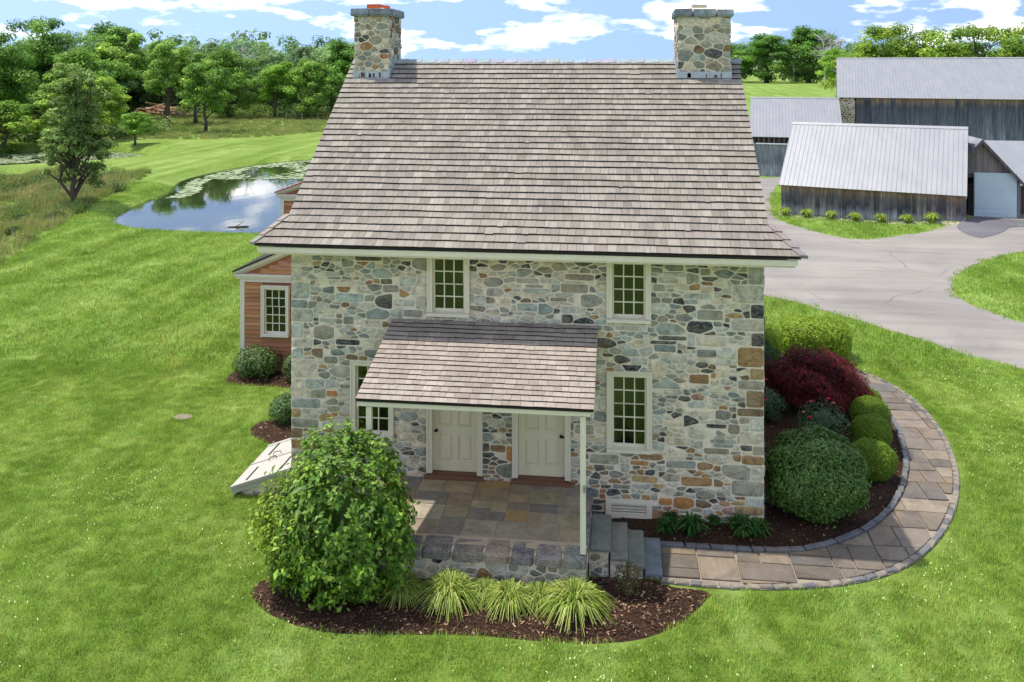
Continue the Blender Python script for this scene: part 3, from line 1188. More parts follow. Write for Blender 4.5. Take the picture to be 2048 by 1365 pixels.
# windows ------------------------------------------------------------
def window(parent, x0, x1, z0, z1, up, low, y=0.0, case=0.098, depth_in=0.055, local=False, paint="paint", rng=random.Random(2)):
    mb = MB()
    pr = 0.028
    mb.box(x0, x0 + case, y - pr, y + 0.1, z0 + .075, z1)
    mb.box(x1 - case, x1, y - pr, y + 0.1, z0 + .075, z1)
    mb.box(x0 + case, x1 - case, y - pr, y + 0.1, z1 - case, z1)
    t = 0.016                                            # raised outer moulding
    mb.box(x0 - .006, x0 + .026, y - pr - t, y - pr + .002, z0 + .075, z1 + .006)
    mb.box(x1 - .026, x1 + .006, y - pr - t, y - pr + .002, z0 + .075, z1 + .006)
    mb.box(x0 + .026, x1 - .026, y - pr - t, y - pr + .002, z1 - .026, z1 + .006)
    w = mb.build("window", M[paint], parent, local=local)
    s = MB()
    s.hexa([(x0 - .008, y - .062, z0), (x1 + .008, y - .062, z0), (x1 + .008, y + .1, z0), (x0 - .008, y + .1, z0), (x0 - .008, y - .062, z0 + .06), (x1 + .008, y - .062, z0 + .06), (x1 + .008, y + .1, z0 + .078), (x0 - .008, y + .1, z0 + .078)])
    s.build("sill", M[paint], w)
    a, b = x0 + case, x1 - case
    zb, zt = z0 + .07, z1 - case
    rows = up + low
    stile, rail_b, rail_t, mun, meet = 0.036, 0.062, 0.038, 0.024, 0.03
    ph = (zt - zb - rail_b - rail_t - meet - (rows - 2) * mun) / rows
    pw = (b - a - 2 * stile - 2 * mun) / 3
    z = zb
    for name, n, yy, rb, rt in (("sash", low, y + depth_in + .03, rail_b, meet), ("sash", up, y + depth_in, 0.0, rail_t)):
        hgt = rb + rt + n * ph + (n - 1) * mun
        m2 = MB()
        m2.box(a, a + stile, yy, yy + .03, z, z + hgt)
        m2.box(b - stile, b, yy, yy + .03, z, z + hgt)
        if rb:
            m2.box(a + stile, b - stile, yy - .002, yy + .03, z, z + rb)
        m2.box(a + stile, b - stile, yy - .002, yy + .03, z + hgt - rt, z + hgt)
        if not rb:
            m2.box(a + stile, b - stile, yy - .002, yy + .03, z - .004, z + 0.0)
        for i in (1, 2):
            xx = a + stile + i * pw + (i - 1) * mun
            m2.box(xx, xx + mun, yy + .003, yy + .027, z + rb, z + hgt - rt)
        for r in range(1, n):
            zz = z + rb + r * ph + (r - 1) * mun
            m2.box(a + stile, b - stile, yy + .005, yy + .025, zz, zz + mun)
        m2.build(name, M[paint], w)
        for r in range(n):
            for i in range(3):
                xx = a + stile + i * (pw + mun)
                zz = z + rb + r * (ph + mun)
                g = MB()
                t1, t2 = rng.uniform(-.0012, .0012), rng.uniform(-.0015, .0015)
                e = .004
                g.box(xx - e, xx + pw + e, yy + .014, yy + .018, zz - e, zz + ph + e)
                g.v = [(vx, vy + (vx - xx) * t1 * 8 + (vz - zz) * t2 * 8, vz) for vx, vy, vz in g.v]
                g.build("pane", M["glass"], w)
        z += hgt
    return w


for k, (x0, x1, z0, z1, up, low) in WIN.items():
    window(house, x0, x1, z0, z1, up, low)

# foundation vent
x0, x1, z0, z1 = VENT
mb = MB()
for q in ((x0, x0 + .1, z0 + .1, z1), (x1 - .1, x1, z0 + .1, z1), (x0 + .1, x1 - .1, z1 - .09, z1), (x0, x1, z0, z0 + .1)):
    mb.box(q[0], q[1], -.03, .12, q[2], q[3])
vent = mb.build("foundation_vent", M["paint"], house)
for i in range(4):
    z = z0 + .108 + i * .052
    m2 = MB()
    m2.hexa([(x0 + .1, -.012, z), (x1 - .1, -.012, z), (x1 - .1, .03, z + .006), (x0 + .1, .03, z + .006), (x0 + .1, -.012, z + .02), (x1 - .1, -.012, z + .02), (x1 - .1, .03, z + .026), (x0 + .1, .03, z + .026)])
    m2.build("slat", M["paint"], vent)
mb = MB()
mb.box(x0 + .02, x1 - .02, .1, .2, z0 + .02, z1 - .02)
mb.build("vent_backing", M["dark"], vent)

# doors --------------------------------------------------------------
for di, (x0, x1, z0, z1) in enumerate(DOORS):
    mb = MB()
    cw = 0.11
    for a, b in ((x0, x0 + cw), (x1 - cw, x1)):
        mb.box(a, b, -.03, .14, z0 + .07, z1)
        mb.box(a + (.0 if a == x0 else .075), a + (.035 if a == x0 else .11), -.045, -.028, z0 + .07, z1)
    mb.box(x0 + cw, x1 - cw, -.03, .14, z1 - cw, z1)
    fr = mb.build("door_frame", M["paint"], house)
    s = MB()
    s.box(x0 - .02, x1 + .02, -.12, .0, z0 - .02, z0 + .045)
    s.box(x0 + cw, x1 - cw, .001, .16, z0 - .02, z0 + .075)
    s.build("door_sill", M["sill"], house)
    a, b, zb, zt = x0 + cw + .004, x1 - cw - .004, z0 + .085, z1 - cw - .004
    yb = 0.085
    d = MB()
    d.box(a, b, yb + .022, yb + .05, zb, zt)
    w = b - a
    st, mid = 0.115, 0.11
    cols = [(a + st, a + w / 2 - mid / 2), (a + w / 2 + mid / 2, b - st)]
    rows = [(zb + .2, zb + .72), (zb + .88, zb + 1.5), (zb + 1.6, zt - .11)]
    ys = sorted([zb] + [v for r in rows for v in r] + [zt])
    for p, q in ((a, a + st), (a + w / 2 - mid / 2, a + w / 2 + mid / 2), (b - st, b)):
        d.box(p, q, yb, yb + .0225, zb, zt)
    zz = [(zb, rows[0][0]), (rows[0][1], rows[1][0]), (rows[1][1], rows[2][0]), (rows[2][1], zt)]
    for p, q in zz:
        for cx0, cx1 in cols:
            d.box(cx0, cx1, yb, yb + .0225, p, q)
    door = d.build("door", M["door"], house)
    for cx0, cx1 in cols:
        for p, q in rows:
            pm = MB()
            e, f = .018, .05
            o = [(cx0 + e, yb + .0225, p + e), (cx1 - e, yb + .0225, p + e), (cx1 - e, yb + .0225, q - e), (cx0 + e, yb + .0225, q - e)]
            i_ = [(cx0 + f, yb + .003, p + f), (cx1 - f, yb + .003, p + f), (cx1 - f, yb + .003, q - f), (cx0 + f, yb + .003, q - f)]
            pm.raw(o + i_, [(0, 1, 5, 4), (1, 2, 6, 5), (2, 3, 7, 6), (3, 0, 4, 7), (4, 5, 6, 7)])
            pm.build("door_panel", M["door"], door)
    kx = a + .075 if di == 0 else b - .075
    kn = MB()
    kn.tube([(kx, yb, zb + .8), (kx, yb - .03, zb + .8), (kx, yb - .04, zb + .8), (kx, yb - .075, zb + .8)], [.014, .014, .032, .026], 10)
    kn.build("knob", M["iron"], door)
    kn = MB()
    kn.tube([(kx + (-.035 if di == 0 else .035), yb + .002, zb + .77), (kx + (-.035 if di == 0 else .035), yb - .012, zb + .77)], [.024, .022], 10)
    kn.build("lock", M["iron"], door)


# roof ---------------------------------------------------------------
SH_COLS = [lin(138, 131, 120), lin(133, 126, 115), lin(143, 136, 125), lin(128, 121, 110), lin(137, 129, 119), lin(141, 135, 124), lin(132, 123, 114), lin(147, 140, 129)]
SH_WARM = [lin(151, 140, 128), lin(146, 135, 123), lin(156, 146, 134), lin(140, 129, 118), lin(153, 143, 131), lin(148, 136, 125)]


BUTT = lin(40, 35, 32)                                   # end grain, blackened further to paint in the shade line under each course


def shingle_slope(profile, courses, xlim, rng, cols, parent, wmin, wmax, keep, thick=0.040, base=None):
    """profile: [(y, z)] from the eave up; courses: number per segment.  The lowest ones (nearest the camera) are pieces of their own."""
    segs = []
    acc = 0.0
    for (a, b) in zip(profile, profile[1:]):
        L = math.hypot(b[0] - a[0], b[1] - a[1])
        segs.append((acc, L, a, b))
        acc += L
    total = acc

    def P(u):
        u = max(0.0, min(total, u))
        for s0, L, a, b in segs:
            if u <= s0 + L + 1e-9:
                t = (u - s0) / L
                n = Vector((0, -(b[1] - a[1]), b[0] - a[0])) / L
                return a[0] + (b[0] - a[0]) * t, a[1] + (b[1] - a[1]) * t, n
    us = []
    for (s0, L, a, b), n in zip(segs, courses):
        us += [s0 + L * i / n for i in range(n)]
    us.append(total)
    made = 0
    rest = MB()
    for k in range(len(us) - 1):
        u0, u1 = us[k], us[k + 1]
        ut = min(total, u1 + (u1 - u0) * 0.25)
        l0, r0 = xlim(u0)
        l1, r1 = xlim(ut)
        x = l0
        row_j = rng.uniform(-.004, .004)
        first = True
        while x < r0 - 0.01:
            w = rng.uniform(wmin, wmax) if rng.random() > 0.12 else rng.uniform(wmax, wmax * 1.35)
            xe = min(x + w, r0)
            if r0 - xe < wmin * 0.6:
                xe = r0
            jit = row_j + rng.uniform(-.003, .003) + .008 * math.sin(x * 1.3 + k * 1.7) + .004 * math.sin(x * 3.7 + k) - (.018 if rng.random() < .01 else 0)
            ya, za, na = P(u0 + jit if k else u0)
            yb_, zb_, nb = P(ut)
            g = 0.0022
            xa, xb = x + g, xe - g
            ta, tb = max(xa, l1), min(xb, r1)
            if xa == l0 + g:
                ta = max(xa, l1) if l1 > l0 else l1
            if tb - ta < 0.01:
                if xa < l1:
                    ta = tb = l1
                else:
                    ta = tb = r1
                ta, tb = ta - .001, tb + .001
            h = thick + rng.uniform(-.002, .003)
            pts = [(xa, ya + na.y * .0, za + na.z * .0), (xb, ya, za), (tb, yb_, zb_), (ta, yb_, zb_),
                   (xa, ya + na.y * h, za + na.z * h), (xb, ya + na.y * h, za + na.z * h), (tb, yb_ + nb.y * .005, zb_ + nb.z * .005), (ta, yb_ + nb.y * .005, zb_ + nb.z * .005)]
            fs = [(4, 5, 6, 7), (1, 2, 6, 5), (3, 0, 4, 7)]
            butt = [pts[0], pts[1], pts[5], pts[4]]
            c = rng.choice(cols)
            s = rng.uniform(0.94, 1.05)
            c = tuple(v * s for v in c)
            if made < keep:
                m2 = MB()
                m2.raw(pts, fs, c)
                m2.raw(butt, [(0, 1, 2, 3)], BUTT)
                m2.build("shingle", M["shingle"], parent)
                made += 1
            else:
                rest.raw(pts, fs, c)
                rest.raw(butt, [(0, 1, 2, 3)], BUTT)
            x = xe
    o = rest.build("upper_shingles", M["shingle"], parent)
    o["kind"] = "stuff"


EV, KN, RD = (-0.65, 5.215), (0.15, 5.64), (4.5, 8.79)
rx0, rx1, ex0, ex1 = HX0 - .11, HX1 + .11, -7.02, 3.23
deck = MB()
dk = 0.028
deck.hexa([(rx0 + .01, KN[0], KN[1] - dk), (rx1 - .01, KN[0], KN[1] - dk), (rx1 - .01, RD[0], RD[1] - dk), (rx0 + .01, RD[0], RD[1] - dk), (rx0 + .01, KN[0], KN[1]), (rx1 - .01, KN[0], KN[1]), (rx1 - .01, RD[0], RD[1]), (rx0 + .01, RD[0], RD[1])])
deck.hexa([(ex0 + .01, EV[0], EV[1] - dk), (ex1 - .01, EV[0], EV[1] - dk), (rx1 - .01, KN[0], KN[1] - dk), (rx0 + .01, KN[0], KN[1] - dk), (ex0 + .01, EV[0], EV[1]), (ex1 - .01, EV[0], EV[1]), (rx1 - .01, KN[0], KN[1]), (rx0 + .01, KN[0], KN[1])])
bk = 9.0 - KN[0]
deck.hexa([(rx0, RD[0], RD[1] - dk), (rx1, RD[0], RD[1] - dk), (rx1, bk + .8, KN[1] - .42 - dk), (rx0, bk + .8, KN[1] - .42 - dk), (rx0, RD[0], RD[1] + .01), (rx1, RD[0], RD[1] + .01), (rx1, bk + .8, KN[1] - .42), (rx0, bk + .8, KN[1] - .42)])
for xa, xk, s in ((ex0, rx0, 1), (ex1, rx1, -1)):          # the eave turns the corner as a small hip
    deck.raw([(xa, EV[0], EV[1]), (xk, KN[0], KN[1]), (xa, 0.9, EV[1]), (xk, 0.9, KN[1]), (xk, 0.9, EV[1] - .05), (xa, 0.9, EV[1] - .05)], [(0, 1, 3, 2), (2, 3, 4, 5)])
roof = deck.build("roof", M["dark"], house)
L1 = math.hypot(EV[0] - KN[0], EV[1] - KN[1])
shingle_slope([EV, KN, RD], [4, 28], lambda u: (ex0 + (rx0 - ex0) * min(1, u / L1), ex1 + (rx1 - ex1) * min(1, u / L1)), random.Random(8), SH_COLS, roof, 0.085, 0.185, 300)
rr = random.Random(14)
# hip boards at the corners
for xa, xk, s in ((ex0, rx0, -1), (ex1, rx1, 1)):
    A, B = Vector((xa, EV[0], EV[1])), Vector((xk, KN[0], KN[1]))
    for i in range(4):
        p, q = A.lerp(B, i / 4), A.lerp(B, (i + 1.1) / 4)
        out = Vector((s * .13, .10, -.03))
        inn = Vector((-s * .035, -.02, .0))
        m2 = MB()
        up0, up1 = Vector((0, 0, .058)), Vector((0, 0, .034))
        c = tuple(v * rr.uniform(.9, 1.1) for v in SH_COLS[0])
        m2.hexa([p + inn, p + out, q + out, q + inn, p + inn + up0, p + out + up0, q + out + up1, q + inn + up1], c)
        m2.build("hip_shingle", M["shingle"], roof)
# ridge pieces
x = rx0
i = 0
while x < rx1 - .05:
    xe = min(x + 0.34, rx1)
    m2 = MB()
    c = tuple(v * rr.uniform(.85, 1.1) for v in lin(150, 156, 166))
    a, b = .045, .024
    yf, dz = .13, -.085
    y0, z0 = RD
    m2.raw([(x, y0 - yf, z0 + dz + b), (xe + .06, y0 - yf, z0 + dz + a), (xe + .06, y0, z0 + a), (x, y0, z0 + b), (x, y0 + yf, z0 + dz + b), (xe + .06, y0 + yf, z0 + dz + a),
            (x, y0 - yf, z0 + dz), (xe + .06, y0 - yf, z0 + dz), (xe + .06, y0, z0)], [(0, 1, 2, 3), (3, 2, 5, 4), (6, 7, 1, 0), (7, 8, 2, 1)], c)
    m2.build("ridge_board", M["shingle"], roof)
    x = xe
# drip edge, cornice and soffit
mb = MB()
mb.box(ex0 + .06, ex1 - .06, EV[0] + .03, EV[0] + .075, EV[1] - .155, EV[1] - .052)
mb.box(ex0 + .10, ex1 - .10, EV[0] + .075, EV[0] + .125, EV[1] - .195, EV[1] - .062)
mb.box(ex0 + .16, ex1 - .16, EV[0] + .125, 0.2, EV[1] - .175, EV[1] - .145)
mb.box(HX0 - .02, HX1 + .02, -.055, -.004, EV[1] - .235, EV[1] - .176)
for xa, xb in ((ex0 + .06, HX0), (HX1, ex1 - .06)):
    mb.box(xa, xb, .2, .85, EV[1] - .155, EV[1] - .052)
mb.build("cornice", M["paint"], house)
for xe in (rx0, rx1):
    m2 = MB()
    s = .03 if xe == rx0 else -.03
    for (ya, za), (yb_, zb_) in ((KN, RD), ((9.0 - KN[0], KN[1]), RD)):
        m2.hexa([(xe - s * .2, ya, za - .2), (xe + s, ya, za - .2), (xe + s, yb_, zb_ - .2), (xe - s * .2, yb_, zb_ - .2), (xe - s * .2, ya, za - .012), (xe + s, ya, za - .012), (xe + s, yb_, zb_ - .012), (xe - s * .2, yb_, zb_ - .012)])
    m2.build("rake_board", M["paint"], house)


# chimneys -----------------------------------------------------------
def chimney(x0, x1, y0, y1, z0, z1, flues, seed, rmin, rmax):
    rng = random.Random(seed)
    mb = MB()
    mb.box(x0, x1, y0, y1, z0, z1)
    ch = mb.build("chimney", M["mortar"], house)
    w = dict(pale=5, grey=4.5, blue=2, brown=1.4, dark=1.3, rust=.4)
    for fm, u0, u1 in ((lambda u, v, o: (u, y0 - o, v), x0, x1), (lambda u, v, o: (x1 + o, u, v), y0, y1), (lambda u, v, o: (x0 - o, u, v), y0, y1), (lambda u, v, o: (u, y1 + o, v), x0, x1)):
        st = rubble(u0, u1, z0 + .1, z1, rmin, rmax, (), 1.5, 0.011, rng, quoins=False, power=1.4)
        for p, k in st:
            m2 = MB()
            stone_solid(p, fm, rng.uniform(.01, .028), pick_colour(rng, w), m2, rng)
            m2.build("stone", M["stone"], ch)
    # slabs of the cap
    e, t = .085, .17
    for side in range(4):
        if side % 2 == 0:
            a, b = x0 - e, x1 + e
        else:
            a, b = y0 + .16, y1 - .16
        n = max(2, round((b - a) / .42)) if side % 2 == 0 else 3
        cuts = [a] + [a + (b - a) * (i + rng.uniform(-.15, .15)) / n for i in range(1, n)] + [b]
        for p, q in zip(cuts, cuts[1:]):
            g = .006
            o0, o1 = rng.uniform(-.015, .012), rng.uniform(-.012, .015)
            zt = z1 + t + rng.uniform(-.012, .012)
            m2 = MB()
            col = rng.choice([lin(112, 124, 136), lin(98, 110, 122), lin(126, 136, 146)])
            if side == 0:
                c8 = (p + g, q - g, y0 - e + o0, y0 + .155)
            elif side == 2:
                c8 = (p + g, q - g, y1 - .155, y1 + e + o0)
            elif side == 1:
                c8 = (x1 - .2, x1 + e + o0, p + g, q - g)
            else:
                c8 = (x0 - e - o0, x0 + .2, p + g, q - g)
            xa, xb, ya, yb_ = c8
            bv = .02
            m2.hexa([(xa + bv, ya + bv, z1 - .005), (xb - bv, ya + bv, z1 - .005), (xb - bv, yb_ - bv, z1 - .005), (xa + bv, yb_ - bv, z1 - .005), (xa, ya, z1 + .05), (xb, ya, z1 + .05), (xb, yb_, z1 + .05), (xa, yb_, z1 + .05)], col)
            m2.hexa([(xa, ya, z1 + .05), (xb, ya, z1 + .05), (xb, yb_, z1 + .05), (xa, yb_, z1 + .05), (xa + .012, ya + .014, zt), (xb - .012, ya + .014, zt + o1 * .4), (xb - .012, yb_, zt), (xa + .012, yb_, zt)], col)
            m2.build("cap_slab", M["stone"], ch)
    m2 = MB()
    m2.hexa([(x0 + .1, y0 + .1, z1 + .1), (x1 - .1, y0 + .1, z1 + .1), (x1 - .1, y1 - .1, z1 + .1), (x0 + .1, y1 - .1, z1 + .1), (x0 + .24, y0 + .25, z1 + .215), (x1 - .24, y0 + .25, z1 + .215), (x1 - .24, y1 - .25, z1 + .215), (x0 + .24, y1 - .25, z1 + .215)])
    m2.build("cap_mortar", M["mortar"], ch)
    for fx, fy, s, mt in flues:
        m2 = MB()
        m2.box(fx - s, fx + s, fy - s, fy + s, z1 + .12, z1 + .30)
        m2.box(fx - s + .03, fx + s - .03, fy - s + .03, fy + s - .03, z1 + .3005, z1 + .303, (.05, .05, .05))
        m2.build("flue", M[mt], ch)
    # lead flashing
    m2 = MB()
    zr = lambda y: KN[1] + (y - KN[0]) * (RD[1] - KN[1]) / (RD[0] - KN[0])
    m2.box(x0 - .03, x1 + .03, y0 - .035, y0 - .004, zr(y0) - .02, zr(y0) + .17, lin(176, 180, 186))
    for s, xe in ((-1, x0), (1, x1)):
        for i in range(4):
            ya, yb_ = y0 + i * (RD[0] - y0) / 4, y0 + (i + 1.08) * (RD[0] - y0) / 4
            m2.box(min(xe, xe + s * .034), max(xe, xe + s * .034), ya, yb_, zr(ya) - .05, zr(yb_) + .14, lin(158, 168, 182))
    m2.build("flashing", M["lead"], ch)
    stn = MB()
    for i in range(7):
        xa = x0 + (x1 - x0) * rng.uniform(.12, .82)
        ww = rng.uniform(.02, .09)
        stn.box(xa, xa + ww, y0 - .037, y0 - .0355, zr(y0) + .03, zr(y0) + .03 + rng.uniform(.06, .115), lin(92, 70, 66))
    stn.build("rust_stain", M["tint"], ch)


chimney(-6.41, -5.56, 3.9, 5.1, 7.6, 9.87, ((-6.0, 4.3, .17, "terracotta"), (-5.93, 4.72, .15, "terracotta")), 4, .08, .2)
chimney(1.335, 2.525, 3.9, 5.1, 7.6, 9.80, ((1.86, 4.4, .17, "concrete"),), 9, .08, .24)

# ------------------------------------------------------------------ porch
porch = empty("front_porch", (-2.6, -1.3, 0))
tag(porch, "front porch with shingled lean-to roof, two cream posts and flagstone floor", "porch")
PX0, PX1, PY0 = -4.75, -0.53, -2.46
ZF = 0.62
mb = MB()
mb.box(PX0 + .03, PX1 - .02, PY0, -0.02, -.2, ZF - .05)
base = mb.build("porch_base", M["mortar"], porch)
rp = random.Random(31)
pw_ = dict(pale=4, grey=5, brown=2.5, dark=1.6, blue=1)
for p, k in rubble(PX0 + .03, PX1 - .02, -.1, .44, .07, .2, (), 1.5, .013, rp, quoins=False):
    m2 = MB()
    stone_solid(p, lambda u, v, o: (u, PY0 - o, v), rp.uniform(.008, .03), pick_colour(rp, pw_), m2, rp)
    m2.build("stone", M["stone"], base)
for sx, sg in ((PX1 - .02, 1), (PX0 + .03, -1)):
    for p, k in rubble(PY0, -.03, -.1, .5, .07, .2, (), 1.5, .013, rp, quoins=False):
        m2 = MB()
        stone_solid(p, lambda u, v, o: (sx + sg * o, u, v), rp.uniform(.006, .02), pick_colour(rp, pw_), m2, rp)
        m2.build("stone", M["stone"], base)
mb = MB()
mb.box(PX0 + .1, PX1 - .1, PY0 + .15, -0.004, ZF - .049, ZF - .012)
floor_ = mb.build("porch_floor", m_paint("floor_joint", lin(176, 156, 130), 0.95), porch)
for (a, b, c, d) in ashlar(PX0 + .1, PX1 - .13, -2.06, -0.01, rp, 0.3, .8):
    j = .009
    k = rp.uniform(.88, 1.12)
    slab_piece("flagstone", [(a + j, c + j), (b - j, c + j), (b - j, d - j), (a + j, d - j)], ZF - .05, ZF + rp.uniform(-.003, .004), tuple(v * k for v in rp.choice(PORCH_COLS)), M["flag"], floor_, rp, .006, .002)
cx = PX0
while cx < PX1 - .05:
    w = rp.uniform(.4, .56)
    if PX1 - cx - w < .3:
        w = PX1 - cx
    j = .016
    y_in = -2.08 + rp.uniform(-.05, .02)
    yo = PY0 - .10 + rp.uniform(-.02, .02)
    q = chaikin([(cx + j, yo), (cx + w - j, yo), (cx + w - j, y_in), (cx + j, y_in)], .1)
    zb, zt = .455, ZF + rp.uniform(-.012, .0)
    n = len(q)
    col = tuple(v * rp.uniform(.85, 1.15) for v in rp.choice([lin(112, 104, 96), lin(124, 112, 102), lin(102, 98, 96), lin(128, 116, 104)]))
    m2 = MB()
    r0 = [(x, y, zb + rp.uniform(-.012, .012)) for x, y in q]
    r1 = [(x, y, zt - rp.uniform(.04, .055)) for x, y in q]
    ccx, ccy = cx + w / 2, (yo + y_in) / 2
    r2 = [(ccx + (x - ccx) * .93, ccy + (y - ccy) * .88, zt + rp.uniform(-.006, .004)) for x, y in q]
    m2.raw(r0 + r1 + r2, [(i, (i + 1) % n, n + (i + 1) % n, n + i) for i in range(n)] + [(n + i, n + (i + 1) % n, 2 * n + (i + 1) % n, 2 * n + i) for i in range(n)] + [tuple(range(2 * n, 3 * n))], col)
    m2.build("cap_stone", M["stone"], porch)
    cx += w
yy = -2.05
while yy < -.1:
    w = min(rp.uniform(.16, .34), -.03 - yy)
    col = tuple(v * rp.uniform(.85, 1.15) for v in rp.choice([lin(88, 90, 96), lin(104, 100, 98), lin(116, 112, 106)]))
    slab_piece("edge_stone", [(PX1 - .14, yy + .008), (PX1 + .01 + rp.uniform(-.015, .015), yy + .008), (PX1 + .01 + rp.uniform(-.015, .015), yy + w - .008), (PX1 - .14, yy + w - .008)], .45, ZF - .004, col, M["stone"], porch, rp, .014, .01)
    yy += w
for xa in (-4.265, -0.65):
    m2 = MB()
    m2.box(xa, xa + .092, -2.445, -2.353, ZF + .02, 2.93)
    post = m2.build("post", M["paint"], porch)
    m2 = MB()
    m2.box(xa + .012, xa + .08, -2.433, -2.365, ZF - .004, ZF + .02)
    m2.build("post_shoe", M["iron"], post)
m2 = MB()
m2.box(-.606 + .0, -.554, -2.470, -2.446, 1.66, 1.78)
out_ = m2.build("outlet_box", M["white"], porch)
for dz in (1.695, 1.735):
    m2 = MB()
    m2.box(-.588, -.572, -2.473, -2.4705, dz, dz + .016)
    m2.build("socket", M["iron"], out_)
PE, PW = (-2.52, 3.035), (-0.03, 3.69)
px0, px1 = -4.43, -0.42
mb = MB()
sl = (PW[1] - PE[1]) / (PW[0] - PE[0])
mb.hexa([(px0 + .01, PE[0] + .01, PE[1] - .03), (px1 - .01, PE[0] + .01, PE[1] - .03), (px1 - .01, PW[0], PW[1] - .05), (px0 + .01, PW[0], PW[1] - .05), (px0 + .01, PE[0] + .01, PE[1] - .002), (px1 - .01, PE[0] + .01, PE[1] - .002), (px1 - .01, PW[0], PW[1]), (px0 + .01, PW[0], PW[1])])
proof = mb.build("porch_roof", M["dark"], porch)
shingle_slope([PE, PW], [17], lambda u: (px0, px1), random.Random(18), SH_WARM, proof, 0.11, 0.22, 300, .028)
mb = MB()
mb.box(px0 + .05, px1 - .05, PE[0] + .04, PE[0] + .075, PE[1] - .115, PE[1] - .045)
mb.box(px0 + .08, px1 - .09, PE[0] + .075, PE[0] + .19, PE[1] - .135, PE[1] - .062)
mb.build("beam", M["paint"], porch)
for xe, s in ((px0, 1), (px1, -1)):
    m2 = MB()
    a, b = sorted((xe + s * .005, xe + s * .035))
    m2.hexa([(a, PE[0] + .08, PE[1] - .15), (b, PE[0] + .08, PE[1] - .15), (b, PW[0], PW[1] - .17), (a, PW[0], PW[1] - .17), (a, PE[0] + .08, PE[1] - .052 + .08 * sl), (b, PE[0] + .08, PE[1] - .052 + .08 * sl), (b, PW[0], PW[1] - .055), (a, PW[0], PW[1] - .055)])
    m2.build("rake_board", M["paint"], porch)
mb = MB()
mb.hexa([(px0 + .04, PE[0] + .2, PE[1] - .1), (px1 - .04, PE[0] + .2, PE[1] - .1), (px1 - .04, PW[0], PW[1] - .12), (px0 + .04, PW[0], PW[1] - .12), (px0 + .04, PE[0] + .2, PE[1] - .06), (px1 - .04, PE[0] + .2, PE[1] - .06), (px1 - .04, PW[0], PW[1] - .07), (px0 + .04, PW[0], PW[1] - .07)])
mb.build("ceiling_boards", M["paint"], porch)

# ------------------------------------------------------------------ steps
steps = empty("entry_steps", (0.1, -1.35, 0))
tag(steps, "four bluestone treads descending right from the porch to the walk", "steps")
TR = [(-0.50, -0.155, .50, -1.98), (-0.165, 0.135, .375, -2.0), (0.14, 0.42, .25, -1.96), (0.42, 0.715, .125, -1.94)]
for i, (xa, xb, z, yf) in enumerate(TR):
    col = [lin(112, 114, 104), lin(118, 114, 104), lin(112, 114, 104), lin(108, 114, 118)][i]
    slab_piece("tread", chaikin([(xa, yf), (xb, yf), (xb, -.8), (xa, -.8)], .02), z - .055, z, col, M["flag"], steps, rp, .012, .002)
    m2 = MB()
    m2.box(xa - (.0 if i else 0.02), xb - .04, yf + .06, -.83, -.15, z - .056)
    ck = m2.build("riser_block", M["mortar"], steps)
    for p, k in rubble(xa, xb - .04, -.06, z - .06, .06, .15, (), 1.3, .011, rp, quoins=False):
        m2 = MB()
        stone_solid(p, lambda u, v, o: (u, yf + .06 - o, v), rp.uniform(.006, .02), pick_colour(rp, dict(pale=4, grey=4, brown=2, blue=2)), m2, rp)
        m2.build("stone", M["stone"], ck)
    if xb - .04 > 0:
        for p, k in rubble(yf + .06, -.83, -.06, z - .06, .06, .15, (), 1.6, .011, rp, quoins=False):
            m2 = MB()
            stone_solid(p, lambda u, v, o: (xb - .04 + o, u, v), rp.uniform(.004, .012), pick_colour(rp, dict(pale=4, grey=4, brown=2)), m2, rp)
            m2.build("stone", M["stone"], ck)

# ------------------------------------------------------------------ cellar hatch
hatch = empty("cellar_hatch", (-7.1, 1.0, 0))
tag(hatch, "sloping white cellar hatch with black strap hinges beside the house corner", "hatch")
hy0, hy1 = -0.02, 1.9
hxl, hxr, zl, zr_ = -7.74, -6.52, .2, .64
m2 = MB()
m2.hexa([(hxl + .12, hy0 + .1, -.2), (hxr, hy0 + .1, -.2), (hxr, hy1 - .1, -.2), (hxl + .12, hy1 - .1, -.2), (hxl + .12, hy0 + .1, zl - .12), (hxr, hy0 + .1, zr_ - .14), (hxr, hy1 - .1, zr_ - .14), (hxl + .12, hy1 - .1, zl - .12)])
hb = m2.build("hatch_base", M["mortar"], hatch)
for p, k in rubble(hxl + .12, hxr, -.1, .3, .08, .2, (), 1.5, .013, rp, quoins=False):
    if max(q[1] for q in p) < .2 or min(q[0] for q in p) > -7.1:
        m2 = MB()
        stone_solid(p, lambda u, v, o: (u, hy0 + .1 - o, v), rp.uniform(.006, .02), pick_colour(rp, dict(grey=4, pale=2, blue=2)), m2, rp)
        m2.build("stone", M["stone"], hb)
hz = lambda x: zl + (x - hxl) * (zr_ - zl) / (hxr - hxl)


def slope_box(xa, xb, ya, yb_, d0, d1):
    m2 = MB()
    m2.hexa([(xa, ya, hz(xa) + d0), (xb, ya, hz(xb) + d0), (xb, yb_, hz(xb) + d0), (xa, yb_, hz(xa) + d0), (xa, ya, hz(xa) + d1), (xb, ya, hz(xb) + d1), (xb, yb_, hz(xb) + d1), (xa, yb_, hz(xa) + d1)])
    return m2


